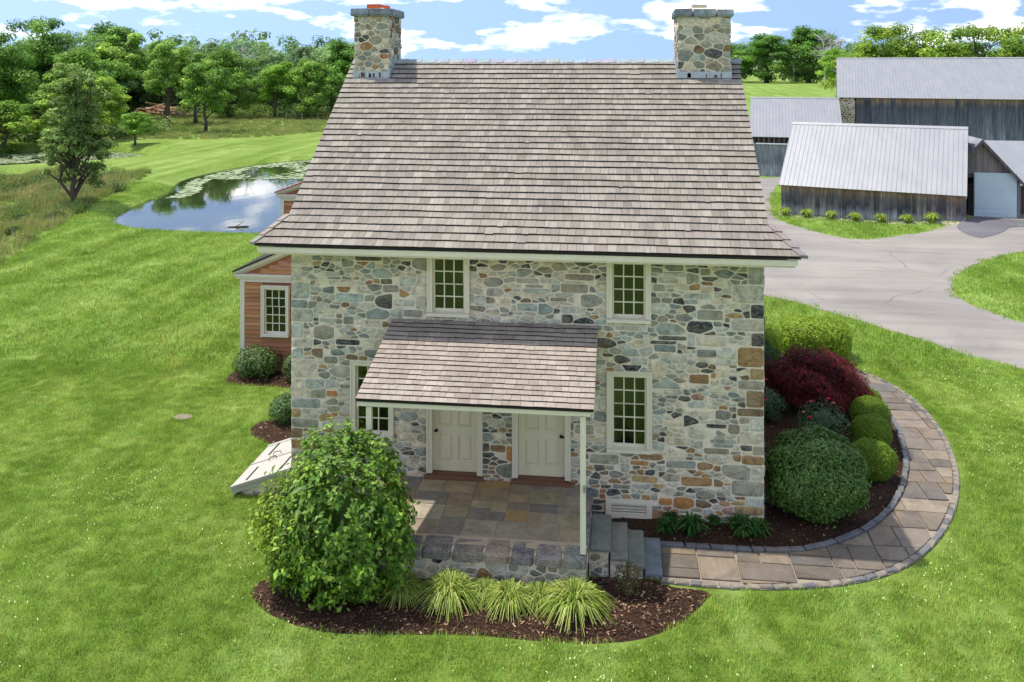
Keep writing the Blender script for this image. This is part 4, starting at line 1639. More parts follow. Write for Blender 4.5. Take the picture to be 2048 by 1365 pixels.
slope_box(hxl, hxr, hy0, hy1, -.15, -.012).build("hatch_curb", M["white"], hatch)
slope_box(hxl - .03, hxr, hy0 - .04, hy0 + .05, -.03, .02).build("hatch_edge", M["white"], hatch)
slope_box(hxl - .03, hxr, hy1 - .09, hy1 + .02, -.03, .025).build("hatch_edge", M["white"], hatch)
ym = (hy0 + hy1) / 2
for ya, yb_ in ((hy0 + .055, ym - .03), (ym + .03, hy1 - .095)):
    lf = slope_box(hxl - .02, hxr, ya, yb_, -.011, .014).build("hatch_leaf", M["white"], hatch)
    for t in (.22, .8):
        xx = hxl + (hxr - hxl) * t
        far_ = yb_ if ya > ym else ya
        s = -1 if ya > ym else 1
        m2 = MB()
        for k in range(5):
            y_0, y_1 = far_ + s * k * .12, far_ + s * (k + 1) * .12
            a, b = sorted((y_0, y_1))
            z = hz(xx) + .0145
            m2.box(xx - .018, xx + .018, a, b, z - .01, z + .009)
        m2.build("strap_hinge", M["iron"], lf)
    hx = hxl + (hxr - hxl) * .42
    hyy = ym + (.12 if ya > ym else -.12)
    m2 = MB()
    m2.tube([(hx - .09, hyy, hz(hx - .09) + .01), (hx - .07, hyy, hz(hx) + .06), (hx + .07, hyy, hz(hx) + .1), (hx + .09, hyy, hz(hx + .09) + .01)], [.009] * 4, 6)
    m2.build("handle", M["iron"], lf)
slope_box(hxl - .02, hxr, ym - .028, ym + .028, -.01, .032).build("centre_strip", M["white"], hatch)

# ------------------------------------------------------------------ clapboard wings
def clap_wall(parent, x0, x1, y, z0, z1, exposure, rng, holes=(), top=None, cols=None):
    """overlapping boards; top(x) cuts them to the rake"""
    cols = cols or [lin(176, 124, 88), lin(168, 116, 80), lin(184, 132, 96), lin(158, 108, 76)]
    z = z0
    while z < z1 - .01:
        zt = min(z + exposure + .015, z1 + .015)
        xa, xb = x0, x1
        if top:                                           # left end where the rake reaches this height
            while xa < x1 and top(xa) < z + exposure:
                xa += .02
            if xa >= x1 - .05:
                break
        segs = [(xa, xb)]
        for hx0, hx1, hz0, hz1 in holes:
            if zt > hz0 and z < hz1:
                segs = [s for a, b in segs for s in ((a, min(b, hx0)), (max(a, hx1), b)) if s[1] - s[0] > .02]
        c = tuple(v * rng.uniform(.9, 1.1) for v in rng.choice(cols))
        for a, b in segs:
            m2 = MB()
            m2.hexa([(a, y - .042, z), (b, y - .042, z), (b, y, z), (a, y, z), (a, y - .006, zt), (b, y - .006, zt), (b, y, zt), (a, y, zt)], c)
            m2.build("clapboard", M["clap"], parent)
        z += exposure


def wing(yw, xl, xr, zc, depth, slope, roof_mat, label, win=None, over=.17, expo=.115, seed=3):
    rng = random.Random(seed)
    w = empty("clapboard_wing", ((xl + xr) / 2, yw + depth / 2, 0))
    tag(w, label, "house wing")
    zt = lambda x: zc + .1 + (x - xl) * slope
    mb = MB()
    mb.raw([(xl, yw, -.2), (xr, yw, -.2), (xr, yw, zt(xr)), (xl, yw, zt(xl)), (xl, yw + depth, -.2), (xr, yw + depth, -.2), (xr, yw + depth, zt(xr)), (xl, yw + depth, zt(xl))], [(0, 1, 2, 3), (5, 4, 7, 6), (4, 0, 3, 7)], lin(150, 96, 68))
    mb.build("wall", M["clap"], w)
    holes = [win[:4]] if win else []
    clap_wall(w, xl + .1, xr, yw, .05, zc - .17, expo, rng, holes)
    clap_wall(w, xl + .25, xr, yw, zc + .07, zt(xr), expo, rng, (), lambda x: zt(x) - .16)
    z = .05
    m2 = MB()
    m2.box(xl - .025, xl + .1, yw - .04, yw + .1, -.1, zc - .13)
    m2.build("corner_board", M["trim"], w)
    m2 = MB()
    m2.box(xl - over, xr, yw - .14, yw + .02, zc - .0, zc + .055)
    m2.box(xl - over + .03, xr, yw - .10, yw + .02, zc - .07, zc - .0005)
    m2.box(xl - .03, xr, yw - .05, yw + .02, zc - .17, zc - .0705)
    m2.build("cornice_return", M["trim"], w)
    m2 = MB()
    za, zb = zc + .06 - over * 0, zt(xr)
    x_a = xl - over
    m2.hexa([(x_a, yw - .12, zc + .056), (xr, yw - .12, zt(xr) - .14), (xr, yw + .02, zt(xr) - .14), (x_a + .3, yw + .02, zc + .056), (x_a, yw - .12, zc + .11), (xr, yw - .12, zc + .11 + (xr - x_a) * slope), (xr, yw + .02, zc + .11 + (xr - x_a) * slope), (x_a, yw + .02, zc + .11)])
    m2.build("rake_board", M["trim"], w)
    m2 = MB()
    m2.hexa([(x_a - .03, yw - .17, zc + .105), (xr, yw - .17, zc + .115 + (xr - x_a) * slope), (xr, yw + depth, zc + .115 + (xr - x_a) * slope), (x_a - .03, yw + depth, zc + .105), (x_a - .03, yw - .17, zc + .15), (xr, yw - .17, zc + .16 + (xr - x_a) * slope), (xr, yw + depth, zc + .16 + (xr - x_a) * slope), (x_a - .03, yw + depth, zc + .15)])
    m2.build("roof", M[roof_mat], w)
    if win:
        window(w, *win, y=yw - .13, case=.085, depth_in=.035, paint="trim")
    return w


wing(7.0, -10.66, -6.53, 2.72, 4.2, .44, "dark", "low orange-brown clapboard wing with white trimmed window left of the house", (-10.02, -9.22, 1.05, 2.47, 2, 3))
wing(13.0, -11.85, -6.6, 4.08, 5.0, .36, "red", "taller clapboard wing with red roof edge behind the house roof", None, seed=6)

# stepping lid in the lawn
m2 = MB()
pts = [(.23 * math.cos(a) * (1 + .05 * math.sin(3 * a)), .17 * math.sin(a), 0) for a in np.linspace(0, 2 * math.pi, 22)[:-1]]
n = len(pts)
m2.raw([(x, y, -.03) for x, y, _ in pts] + [(x, y, .028) for x, y, _ in pts] + [(x * .9, y * .9, .04) for x, y, _ in pts], [(i, (i + 1) % n, n + (i + 1) % n, n + i) for i in range(n)] + [(n + i, n + (i + 1) % n, 2 * n + (i + 1) % n, 2 * n + i) for i in range(n)] + [tuple(range(2 * n, 3 * n))])
o = m2.build("well_lid", m_paint("dull_concrete", lin(128, 116, 98), 0.95), None)
o.location = (-10.66, 3.62, 0)
tag(o, "flat round pale concrete lid set in the left lawn", "lid")


def on_ground(x, y):
    return (x, y, float(ground_z(np.array([x]), np.array([y]))[0]))


# ------------------------------------------------------------------ barns
def board_mesh(w, h, rng, brown=1.0, th=.03, tall=False):
    """a weathered vertical board: stained brown under the eave, black band, silvered foot"""
    zs = [0, h * rng.uniform(.12, .28), h * rng.uniform(.36, .55), h * rng.uniform(.62, .8), h]
    if tall:
        zs = [0, h * .2, h * rng.uniform(.45, .6), h * rng.uniform(.84, .93), h]
    k = rng.uniform(.75, 1.2)
    silver = lin(142, 143, 149, k)
    black = lin(74, 73, 77, k)
    mid = lin(92, 87, 86, k)
    br = lin(156, 126, 98, k) if rng.random() < brown else lin(134, 130, 130, k)
    if rng.random() < .3:
        black = lin(112, 104, 100, k)
    if brown < .3:
        black, mid = lin(112, 114, 120, k), lin(130, 132, 138, k)
    if tall:
        black, mid = lin(104, 107, 116, k), lin(84, 84, 90, k)
    cols = [silver, silver, black, mid, br]
    mb = MB()
    g = .004
    for i, z in enumerate(zs):
        mb.v += [(g, 0, z), (g, -th, z), (w - g, -th, z), (w - g, 0, z)]
        mb.c += [cols[i]] * 4
    for i in range(len(zs) - 1):
        for j in range(3):
            a = i * 4 + j
            mb.f.append((a, a + 1, a + 5, a + 4))
    return mb.mesh("board", M["barn"])


def barn(name, label, loc, rz, L, eave_z, ridge_y, ridge_z, wall_y=0.25, board_w=.24, skip=(), brown=1.0, seed=1, depth=None, pitch_panel=.25, over=.2, wall_x0=0.0):
    rng = random.Random(seed)
    b = empty(name, (*loc, 0), math.radians(rz))
    tag(b, label, "barn")
    depth = depth or ridge_y * 2
    mb = MB()                                             # inner carcass
    zw = eave_z + .05
    gx0, gx1 = wall_x0 + .06, L - .06
    top = [(gx0, wall_y + .04, zw), (gx0, ridge_y, ridge_z - .1), (gx0, depth - .2, eave_z)]
    mb.raw([(gx0, wall_y + .04, -.3), (gx1, wall_y + .04, -.3), (gx1, wall_y + .04, zw), (gx0, wall_y + .04, zw), (gx0, ridge_y, ridge_z - .1), (gx1, ridge_y, ridge_z - .1), (gx0, depth - .2, eave_z), (gx1, depth - .2, eave_z), (gx0, depth - .2, -.3), (gx1, depth - .2, -.3)],
           [(0, 1, 2, 3), (8, 0, 3, 4, 6), (1, 9, 7, 5, 2), (9, 8, 6, 7)], lin(84, 80, 80))
    mb.build("carcass", M["barn"], b, local=True)
    var = [board_mesh(board_w, eave_z + .25, rng, brown, tall=eave_z > 5) for _ in range(12)]
    x = wall_x0
    while x < L - .02:
        if not any(s0 <= x + board_w / 2 <= s1 for s0, s1 in skip):
            o = link("board", rng.choice(var), b, True)
            o.location = (x, wall_y - rng.uniform(0, .012), -.18)
            o.scale = (min(1, (L - x) / board_w), 1, 1)
        x += board_w
    # metal roof in seamed panels
    sl = Vector((0, ridge_y, ridge_z - eave_z))
    ln = sl.length
    sl.normalize()
    nrm = Vector((0, -sl.z, sl.y))
    pw = pitch_panel
    mb = MB()
    base = Vector((0, 0, eave_z))
    up = base + sl * ln
    rib = .018
    prof = [(0.0, .0), (.012, rib), (.030, rib), (.042, 0.0), (pw, 0.0)]
    lo = [base + Vector((u, 0, 0)) + nrm * h for u, h in prof]
    hi = [up + Vector((u, 0, 0)) + nrm * h for u, h in prof]
    n = len(prof)
    mb.raw(lo + hi, [(i, i + 1, n + i + 1, n + i) for i in range(n - 1)])
    und = [base - nrm * .03, base + Vector((pw, 0, 0)) - nrm * .03]
    mb.raw([lo[0], lo[-1], und[1], und[0]], [(0, 3, 2, 1)])
    pm = mb.mesh("roof_panel", M["metal"])
    cnt = int(round((L + 2 * over) / pw))
    for i in range(cnt):
        o = link("roof_panel", pm, b, True)
        o.location = (-over + i * pw, 0, 0)
    m2 = MB()
    xe = -over + cnt * pw
    m2.hexa([(-over, ridge_y, ridge_z - .06), (xe, ridge_y, ridge_z - .06), (xe, depth, eave_z - .06), (-over, depth, eave_z - .06), (-over, ridge_y, ridge_z - .004), (xe, ridge_y, ridge_z - .004), (xe, depth, eave_z), (-over, depth, eave_z)])
    m2.build("back_roof", M["metal"], b, local=True)
    m2 = MB()
    m2.raw([(-over, ridge_y - .16, ridge_z - .16 * sl.z / sl.y + .03), (xe, ridge_y - .16, ridge_z - .16 * sl.z / sl.y + .03), (xe, ridge_y, ridge_z + .045), (-over, ridge_y, ridge_z + .045), (xe, ridge_y + .16, ridge_z - .08), (-over, ridge_y + .16, ridge_z - .08)], [(0, 1, 2, 3), (3, 2, 4, 5)])
    m2.build("ridge_flashing", M["metal"], b, local=True)
    m2 = MB()
    for xx in (-over + .03, xe - .03):
        for i in range(2):
            ya, za, yb_, zb = ((0, eave_z, ridge_y, ridge_z), (depth, eave_z, ridge_y, ridge_z))[i]
            m2.hexa([(xx - .02, ya, za - .16), (xx + .02, ya, za - .16), (xx + .02, yb_, zb - .16), (xx - .02, yb_, zb - .16), (xx - .02, ya, za - .035), (xx + .02, ya, za - .035), (xx + .02, yb_, zb - .035), (xx - .02, yb_, zb - .035)])
    m2.build("rake_trim", M["metal"], b, local=True)
    return b


barn1 = barn("low_barn", "low board shed with big metal roof beside the driveway island", (9.25, 35.95), -21, 9.62, 1.74, 4.3, 5.12, seed=2, over=.1)
barn2 = barn("side_barn", "metal roofed shed with sliding board door left of the tall barn", (10.3, 54.3), -9, 6.6, 3.1, 5.4, 6.0, seed=4, brown=.15, board_w=.22)
m2 = MB()
m2.box(.3, 6.2, .10, .16, 2.52, 2.6)
m2.build("door_rail", M["lead"], barn2, local=True)
m2 = MB()
m2.box(.0, 6.5, .19, .217, 2.62, 3.05)  # solid dark strip, coloured for the shade of the open gap
m2.build("gap_shade_strip", M["dark"], barn2, local=True)
for i in range(17):
    m2 = MB()
    m2.box(.1 + i * .38, .16 + i * .38, .165, .189, 2.62, 3.05, lin(120, 112, 106))
    m2.build("rafter_end", M["barn"], barn2, local=True)
barn3 = barn("tall_barn", "tall weathered board barn with long metal roof and stone corner pier", (18.3, 60.2), -13, 22.0, 6.0, 6.2, 9.35, seed=7, board_w=.3, skip=((-1, 1.25),), brown=.75, wall_x0=0.12)
m2 = MB()
m2.box(.12, 1.22, .2, .31, -.2, 6.0)
pier = m2.build("stone_pier", M["mortar"], barn3, local=True)
for p, k in rubble(.12, 1.22, 2.6, 5.95, .1, .26, (), 1.7, .03, random.Random(6), quoins=False):
    m2 = MB()
    stone_solid(p, lambda u, v, o: (u, .2 - o, v), .03, pick_colour(rs, dict(dark=3, brown=3, grey=3, pale=2)), m2, rs)
    m2.build("stone", M["stone"], pier)
for i in range(13):
    m2 = MB()
    yy = .8 if i % 2 == 0 else 1.1
    zz = 6.0 + yy * (9.35 - 6.0) / 6.2 + .012
    m2.box(-.04, .04, yy - .03, yy + .03, zz, zz + .05)
    o = m2.build("snow_guard", M["lead"], barn3, local=True)
    o.location = (.5 + i * 1.02, 0, 0)

# cross-gabled barn with the pale door
gb = empty("garage_barn", (18.5, 36.5, 0), math.radians(-4))
tag(gb, "gabled barn with large pale blue door at the right edge", "barn")
rg2 = random.Random(12)
m2 = MB()
m2.raw([(1.75, 1.7, -.2), (16, 1.7, -.2), (16, 1.7, 1.8), (1.75, 1.7, 1.8), (16, 6.3, 3.8), (1.75, 6.3, 3.8), (16, 10, 1.8), (1.75, 10, 1.8), (16, 10, -.2), (1.75, 10, -.2)], [(0, 1, 2, 3), (9, 0, 3, 5, 7), (1, 8, 6, 4, 2), (8, 9, 7, 6)], lin(110, 104, 100))
m2.build("carcass", M["barn"], gb, local=True)
for i in range(44):
    m2 = MB()
    a = 1.7 + i * .33
    m2.hexa([(a, 1.3, 1.68), (a + .33, 1.3, 1.68), (a + .33, 6.3, 3.86), (a, 6.3, 3.86), (a, 1.28, 1.73), (a + .33, 1.28, 1.73), (a + .33, 6.28, 3.92), (a, 6.28, 3.92)])
    m2.build("roof_panel", M["metal"], gb, local=True)
ax, az, hw, ez = 1.95, 4.4, 2.05, 2.1
gr_ = lambda x: az - abs(x - ax) * (az - ez) / hw
m2 = MB()
m2.poly([(.05, .12, 2.3), (3.9, .12, 2.3), (3.9, .12, gr_(3.9)), (ax, .12, az - .05), (.05, .12, gr_(.05))], lin(90, 86, 84))
m2.build("gable_wall", M["barn"], gb, local=True)
for i in range(16):
    a = .06 + i * .24
    m2 = MB()
    z0_ = 2.5
    k = rg2.uniform(.7, 1.3)
    if min(gr_(a), gr_(a + .24)) > z0_ + .05:
        m2.hexa([(a, .06, z0_), (a + .234, .06, z0_), (a + .234, .1, z0_), (a, .1, z0_), (a, .06, gr_(a) - .03), (a + .234, .06, gr_(a + .234) - .03), (a + .234, .1, gr_(a + .234) - .03), (a, .1, gr_(a) - .03)], lin(120, 112, 108, k))
        m2.build("board", M["barn"], gb, local=True)
for s in (-1, 1):
    m2 = MB()
    xa, xb = ax, ax + s * (hw + .15)
    zb = az - (hw + .15) * (az - ez) / hw
    q = [(xa, -.25, az), (xb, -.25, zb), (xb, 6.0, zb), (xa, 6.0, az)]
    q2 = [(x, y, z + .09) for x, y, z in q]
    m2.hexa(q + q2 if s > 0 else [q[1], q[0], q[3], q[2], q2[1], q2[0], q2[3], q2[2]])
    m2.build("gable_roof", M["metal"], gb, local=True)
    m2 = MB()
    q = [(xa, -.29, az - .14), (xb, -.29, zb - .14), (xb, -.252, zb - .14), (xa, -.252, az - .14)]
    q2 = [(x, y, z + .22) for x, y, z in q]
    m2.hexa(q + q2 if s > 0 else [q[1], q[0], q[3], q[2], q2[1], q2[0], q2[3], q2[2]], lin(96, 90, 88))
    m2.build("barge_board", M["barn"], gb, local=True)
m2 = MB()
m2.box(1.58, 3.82, -.02, .1, .03, 2.56)
dr = m2.build("big_door", M["pale_blue"], gb, local=True)
for z in (.28, .55, 1.6):
    m2 = MB()
    m2.box(1.62, 3.78, -.035, -.018, z, z + .05)
    m2.build("door_rail", M["pale_blue"], dr, local=True)
m2 = MB()
m2.box(1.62, 1.78, -.045, -.02, .5, 2.5)
m2.build("door_stile", M["pale_blue"], dr, local=True)
m2 = MB()
m2.box(3.84, 4.0, -.03, .12, -.1, 2.05, lin(120, 116, 116))
m2.build("corner_post", M["barn"], gb, local=True)
for i in range(28):
    m2 = MB()
    a = 4.1 + i * .26
    m2.box(a, a + .25, 1.64, 1.69, -.1, 1.72, lin(96, 88, 82, rg2.uniform(.6, 1.2)))
    m2.build("board", M["barn"], gb, local=True)
# firewood in the open bay
fw = empty("firewood_stack", (19.15, 37.1, 0))
tag(fw, "stacked split firewood in the open bay left of the pale door", "firewood")
for r in range(9):
    for i in range(6):
        m2 = MB()
        x, z = -.55 + i * .2 + (r % 2) * .1, .09 + r * .17
        m2.tube([(x, -.2, z), (x, .35, z)], [.095, .095], 7, lin(170, 120, 76, rg2.uniform(.5, 1.2)))
        m2.build("log", M["logwood"], fw, local=True)

# pale stones along the low barn's foot
mb = MB()
cs, sn = math.cos(math.radians(-21)), math.sin(math.radians(-21))
for i in range(900):
    u, v = rg2.uniform(-.1, 9.6), rg2.uniform(-.55, .18)
    x, y = 9.25 + u * cs - v * sn, 35.95 + u * sn + v * cs
    gz_ = on_ground(x, y)[2]
    r = rg2.uniform(.03, .08)
    h = r * rg2.uniform(.5, .9)
    c = lin(188, 176, 158, rg2.uniform(.7, 1.1))
    a0 = rg2.uniform(0, 6)
    ring = [(x + r * math.cos(a0 + k * 1.2566) * rg2.uniform(.8, 1.1), y + r * math.sin(a0 + k * 1.2566), gz_) for k in range(5)]
    mb.raw(ring + [(x, y, gz_ + h + .01)], [(k, (k + 1) % 5, 5) for k in range(5)], c)
tag(mb.build("gravel", M["tint"]), "pale gravel strip at the foot of the low barn", "gravel", kind="stuff")

# utility pole in the far field
m2 = MB()
m2.tube([(82.6, 420, -1), (82.6, 420, 10)], [.2, .15], 8, lin(170, 164, 152))
tag(m2.build("utility_pole", M["logwood"]), "lone pale utility pole before the far right trees", "pole")
# gravel lane in the far field
LANE = smooth_line([(88, 395), (96, 380), (104, 350), (112, 318), (108, 314), (99, 345), (90, 374), (84, 392)], 1, True)
tag(sheet("field_lane", LANE, M["concrete"], lambda x, y, d: ground_z(x, y) + .06, 8), "pale gravel lane crossing the far right field", "lane", kind="structure")


# ------------------------------------------------------------------ foliage
def leaf_quads(P, N, L, aspect, C, rng, fold=.18, T=None):
    n = len(P)
    N = N / np.linalg.norm(N, axis=1, keepdims=True).clip(1e-6)
    if T is None:
        T = rng.normal(size=(n, 3))
    T = T - N * (T * N).sum(1, keepdims=True)
    T /= np.linalg.norm(T, axis=1, keepdims=True).clip(1e-6)
    B = np.cross(N, T)
    L = np.asarray(L).reshape(-1, 1) * np.ones((n, 1))
    W = L * aspect
    base = P - T * L * .5
    tip = P + T * L * .5
    mid = P - T * L * .05
    lf = mid + B * W * .5 + N * W * fold
    rt = mid - B * W * .5 + N * W * fold
    V = np.stack([base, rt, tip, lf], 1).reshape(-1, 3)
    F = np.arange(4 * n).reshape(-1, 4)
    return V, F, np.repeat(C, 4, 0)


def vary(base, n, rng, s=.18, hue=.08):
    base = np.asarray(base)
    k = np.exp(rng.normal(0, s, (n, 1)))
    h = 1 + rng.normal(0, hue, (n, 3)) * np.array([1, .35, .8])
    return np.clip(base[None] * k * h, 0, 1)


def sphere_dirs(n, rng):
    d = rng.normal(size=(n, 3))
    return d / np.linalg.norm(d, axis=1, keepdims=True)


def lump(d, seed, amp=.14, f=2.6):
    r = np.random.default_rng(seed)
    s = np.zeros(len(d))
    for k in range(5):
        w = r.normal(size=3) * f * (1 + .35 * k)
        s += np.sin(d @ w + r.uniform(0, 6)) / (1 + .5 * k)
    return 1 + amp * s / 2.2


GREENS = dict(
    shrub=[lin(104, 138, 44), lin(88, 124, 38), lin(124, 152, 54), lin(76, 110, 36)],
    yellow=[lin(138, 152, 40), lin(120, 140, 38)],
    dark=[lin(90, 122, 52), lin(104, 136, 60), lin(76, 106, 46)],
    box=[lin(120, 148, 46), lin(136, 160, 54), lin(104, 134, 42)],
)


def shrub_meshes(seed, rx, ry, rz, n, leaf, aspect, cols, lumps=.14, lf=2.6, mat="leaf", depth=.3, up=.25, flat_bottom=True, core=True, s=.2, square=False):
    """a lumpy mass of leaves around the origin (its base), and a twig core"""
    rng = np.random.default_rng(seed)
    d = sphere_dirs(n, rng)
    if square:
        d = d / ((d ** 4).sum(1, keepdims=True) ** .25) * .92
    r = lump(d, seed, lumps, lf)
    dep = 1 - depth * rng.random(n) ** 2.0
    shoot = np.where(rng.random(n) < .035, rng.uniform(1.0, 1.12, n), 1.0)
    P = d * (r * dep * shoot)[:, None] * np.array([rx, ry, rz])
    N = d / np.array([rx, ry, rz]) * rx + rng.normal(size=(n, 3)) * .45
    N[:, 2] += up
    P[:, 2] += rz * .92
    if flat_bottom:
        k = P[:, 2] > .03
        P, N = P[k], N[k]
    n = len(P)
    ci = rng.integers(0, len(cols), n)
    C = np.array(cols)[ci]
    C = vary((1, 1, 1), n, rng, s) * C
    V, F_, CC = leaf_quads(P, N, leaf * np.exp(rng.normal(0, .2, n)), aspect, C, rng)
    fol = np_mesh("foliage", V, F_, M[mat], CC)
    cm = None
    if core:
        mb = MB()
        nu, nv = 12, 7
        cd_ = []
        for j in range(nv + 1):
            ph = math.pi * j / nv
            for i in range(nu):
                th_ = 2 * math.pi * i / nu
                cd_.append((math.sin(ph) * math.cos(th_), math.sin(ph) * math.sin(th_), math.cos(ph)))
        cd_ = np.array(cd_)
        rr_ = lump(cd_, seed, lumps, lf) * (1 - depth) * .97
        pts = cd_ * rr_[:, None] * np.array([rx, ry, rz])
        pts[:, 2] += rz * .92
        pts[:, 2] = np.maximum(pts[:, 2], .02)
        fs = []
        for j in range(nv):
            for i in range(nu):
                a, b = j * nu + i, j * nu + (i + 1) % nu
                fs.append((a, a + nu, b + nu, b))
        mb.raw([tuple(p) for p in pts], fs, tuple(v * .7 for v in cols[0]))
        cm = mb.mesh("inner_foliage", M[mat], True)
    return fol, cm


def place_shrub(name, label, loc, meshes, rz=0., scale=1., group=None, colour=(1, 1, 1), cat="shrub", stems=True):
    e = empty(name, loc, rz, scale)
    tag(e, label, cat, group)
    fol, core = meshes
    o = link("foliage", fol, e, True)
    o.color = (*colour, 1)
    if core:
        o = link("inner_foliage", core, e, True)
        o.color = (*colour, 1)
    if stems:
        mb = MB()
        r = random.Random(hash(label) % 1000)
        for k in range(5):
            a = r.uniform(0, 6.3)
            mb.tube([(.05 * math.cos(a), .05 * math.sin(a), -.05), (.12 * math.cos(a), .12 * math.sin(a), .25), (.28 * math.cos(a), .28 * math.sin(a), .6)], [.016, .013, .008], 5, lin(84, 66, 50))
        mb.build("stem", M["bark"], e, local=True)
    return e


# big light green shrub before the porch: leafy sprays on a rounded body
rng = np.random.default_rng(5)
fol_parts = []
LOBES = [((.12, 0, 1.38), (.92, .9, 1.12), 420), ((-.62, -.05, .92), (.72, .78, .84), 260), ((.5, -.15, .85), (.74, .8, .8), 240), ((-.1, -.3, .7), (.9, .75, .66), 180)]
cen = []
for (lc, lr, ln_) in LOBES:
    d = sphere_dirs(ln_, rng)
    q_ = np.array(lc) + d * (lump(d, 5, .2, 2.6) * (1 - .12 * rng.random(ln_)))[:, None] * np.array(lr)
    keep_ = np.ones(ln_, bool)
    for (oc, orr, _) in LOBES:                            # nothing deep inside another lobe
        if oc != lc:
            keep_ &= (((q_ - np.array(oc)) / (np.array(orr) * .72)) ** 2).sum(1) > 1
    cen.append(q_[keep_])
cen = np.concatenate(cen)
cen = cen[cen[:, 2] > .1]
Pn, Nn, Cn = [], [], []
for i, c in enumerate(cen):
    out = (c - np.array([-.05, 0, 1.0]))
    out /= np.linalg.norm(out)
    m_ = rng.integers(20, 34)
    dirp = out + np.array([0, 0, .45]) + rng.normal(size=3) * .25
    dirp /= np.linalg.norm(dirp)
    t = rng.random(m_)[:, None]
    p = c + dirp * (t - .5) * .34 + rng.normal(size=(m_, 3)) * .05
    base = np.array(GREENS["shrub"])[rng.integers(0, 4, m_)]
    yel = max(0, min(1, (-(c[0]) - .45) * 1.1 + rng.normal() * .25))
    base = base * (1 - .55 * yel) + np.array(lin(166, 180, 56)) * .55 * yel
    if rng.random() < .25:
        base = base * 1.35
    Pn.append(p)
    Nn.append(out + np.array([0, 0, .5]) + rng.normal(size=(m_, 3)) * .5)
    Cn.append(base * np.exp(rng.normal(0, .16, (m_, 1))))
P, N, Cc = np.concatenate(Pn), np.concatenate(Nn), np.concatenate(Cn)
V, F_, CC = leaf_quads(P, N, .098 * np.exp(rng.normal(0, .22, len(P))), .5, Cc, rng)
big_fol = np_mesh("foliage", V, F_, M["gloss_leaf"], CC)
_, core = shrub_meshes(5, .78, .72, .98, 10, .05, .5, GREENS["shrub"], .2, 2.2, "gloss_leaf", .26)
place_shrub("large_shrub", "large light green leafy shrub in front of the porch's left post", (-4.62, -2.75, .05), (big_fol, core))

# clipped round evergreen, boxwoods and the rest of the right bed
place_shrub("round_evergreen", "large dark green clipped round evergreen beside the house's right corner", (3.74, .62, .05), shrub_meshes(11, .95, .92, .80, 26000, .068, .52, GREENS["dark"] + [lin(112, 140, 66)], .10, 5.0, "gloss_leaf", .26, s=.28))
bx = shrub_meshes(12, .5, .48, .42, 14000, .04, .42, GREENS["box"], .06, 3.2, "leaf", .2)
for x, y, s, lab, r in ((5.2, 2.25, 1.0, "nearest clipped boxwood ball at the inner edge of the walk", 0), (5.62, 3.75, .93, "middle clipped boxwood ball of the row along the walk", 1.3), (5.88, 4.85, .92, "third clipped boxwood ball, just below the red maple", 2.6), (6.22, 6.15, .62, "farthest small boxwood half hidden behind the red maple", 4)):
    place_shrub("boxwood", lab, (x, y, .05), bx, r, s, "clipped boxwoods along the walk")

# red laceleaf maple: drooping layered sprays
rng = np.random.default_rng(8)
n = 15000
d = sphere_dirs(n, rng)
d[:, 2] = np.abs(d[:, 2]) * 1.0 - .12
d /= np.linalg.norm(d, axis=1, keepdims=True)
lay = 1 - .34 * rng.random(n) ** 2
r = lump(d, 8, .16, 3.4) * lay
P = d * r[:, None] * np.array([1.3, 1.1, .95])
P[:, 2] += .5 + .05 * np.sin(P[:, 0] * 9) * np.sin(P[:, 1] * 8)
P[:, 2] = np.maximum(P[:, 2], .12)
T = d * np.array([1, 1, 0]) + np.array([0, 0, -.55]) + rng.normal(size=(n, 3)) * .25
N = d + np.array([0, 0, .7]) + rng.normal(size=(n, 3)) * .3
cols = np.array([lin(108, 32, 34), lin(84, 29, 30), lin(132, 38, 42), lin(74, 33, 30), lin(94, 44, 36)])
C = cols[rng.integers(0, 5, n)] * np.exp(rng.normal(0, .2, (n, 1)))
V, F_, CC = leaf_quads(P, N, .085 * np.exp(rng.normal(0, .25, n)), .34, C, rng, .15, T)
e = empty("red_maple", (4.9, 6.0, .05))
tag(e, "spreading dark red laceleaf maple in the right bed", "tree")
link("crown", np_mesh("crown", V, F_, M["leaf"], CC), e, True)
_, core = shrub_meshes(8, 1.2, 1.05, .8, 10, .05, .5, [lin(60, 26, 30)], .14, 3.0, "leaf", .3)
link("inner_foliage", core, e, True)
mb = MB()
mb.tube([(0, 0, -.1), (.05, 0, .3), (-.02, .05, .7), (.15, .1, 1.2)], [.09, .075, .06, .03], 8, lin(90, 74, 64))
for a in range(6):
    mb.tube([(0, .02, .6), (.4 * math.cos(a), .4 * math.sin(a), 1.0), (.9 * math.cos(a), .8 * math.sin(a), .95)], [.04, .03, .012], 5, lin(90, 74, 64))
mb.build("trunk", M["bark"], e, local=True)

# rose bushes
rose = shrub_meshes(21, .62, .5, .5, 3200, .05, .5, [lin(82, 106, 68), lin(70, 94, 58), lin(98, 120, 82)], .25, 3.4, "gloss_leaf", .45, core=True)


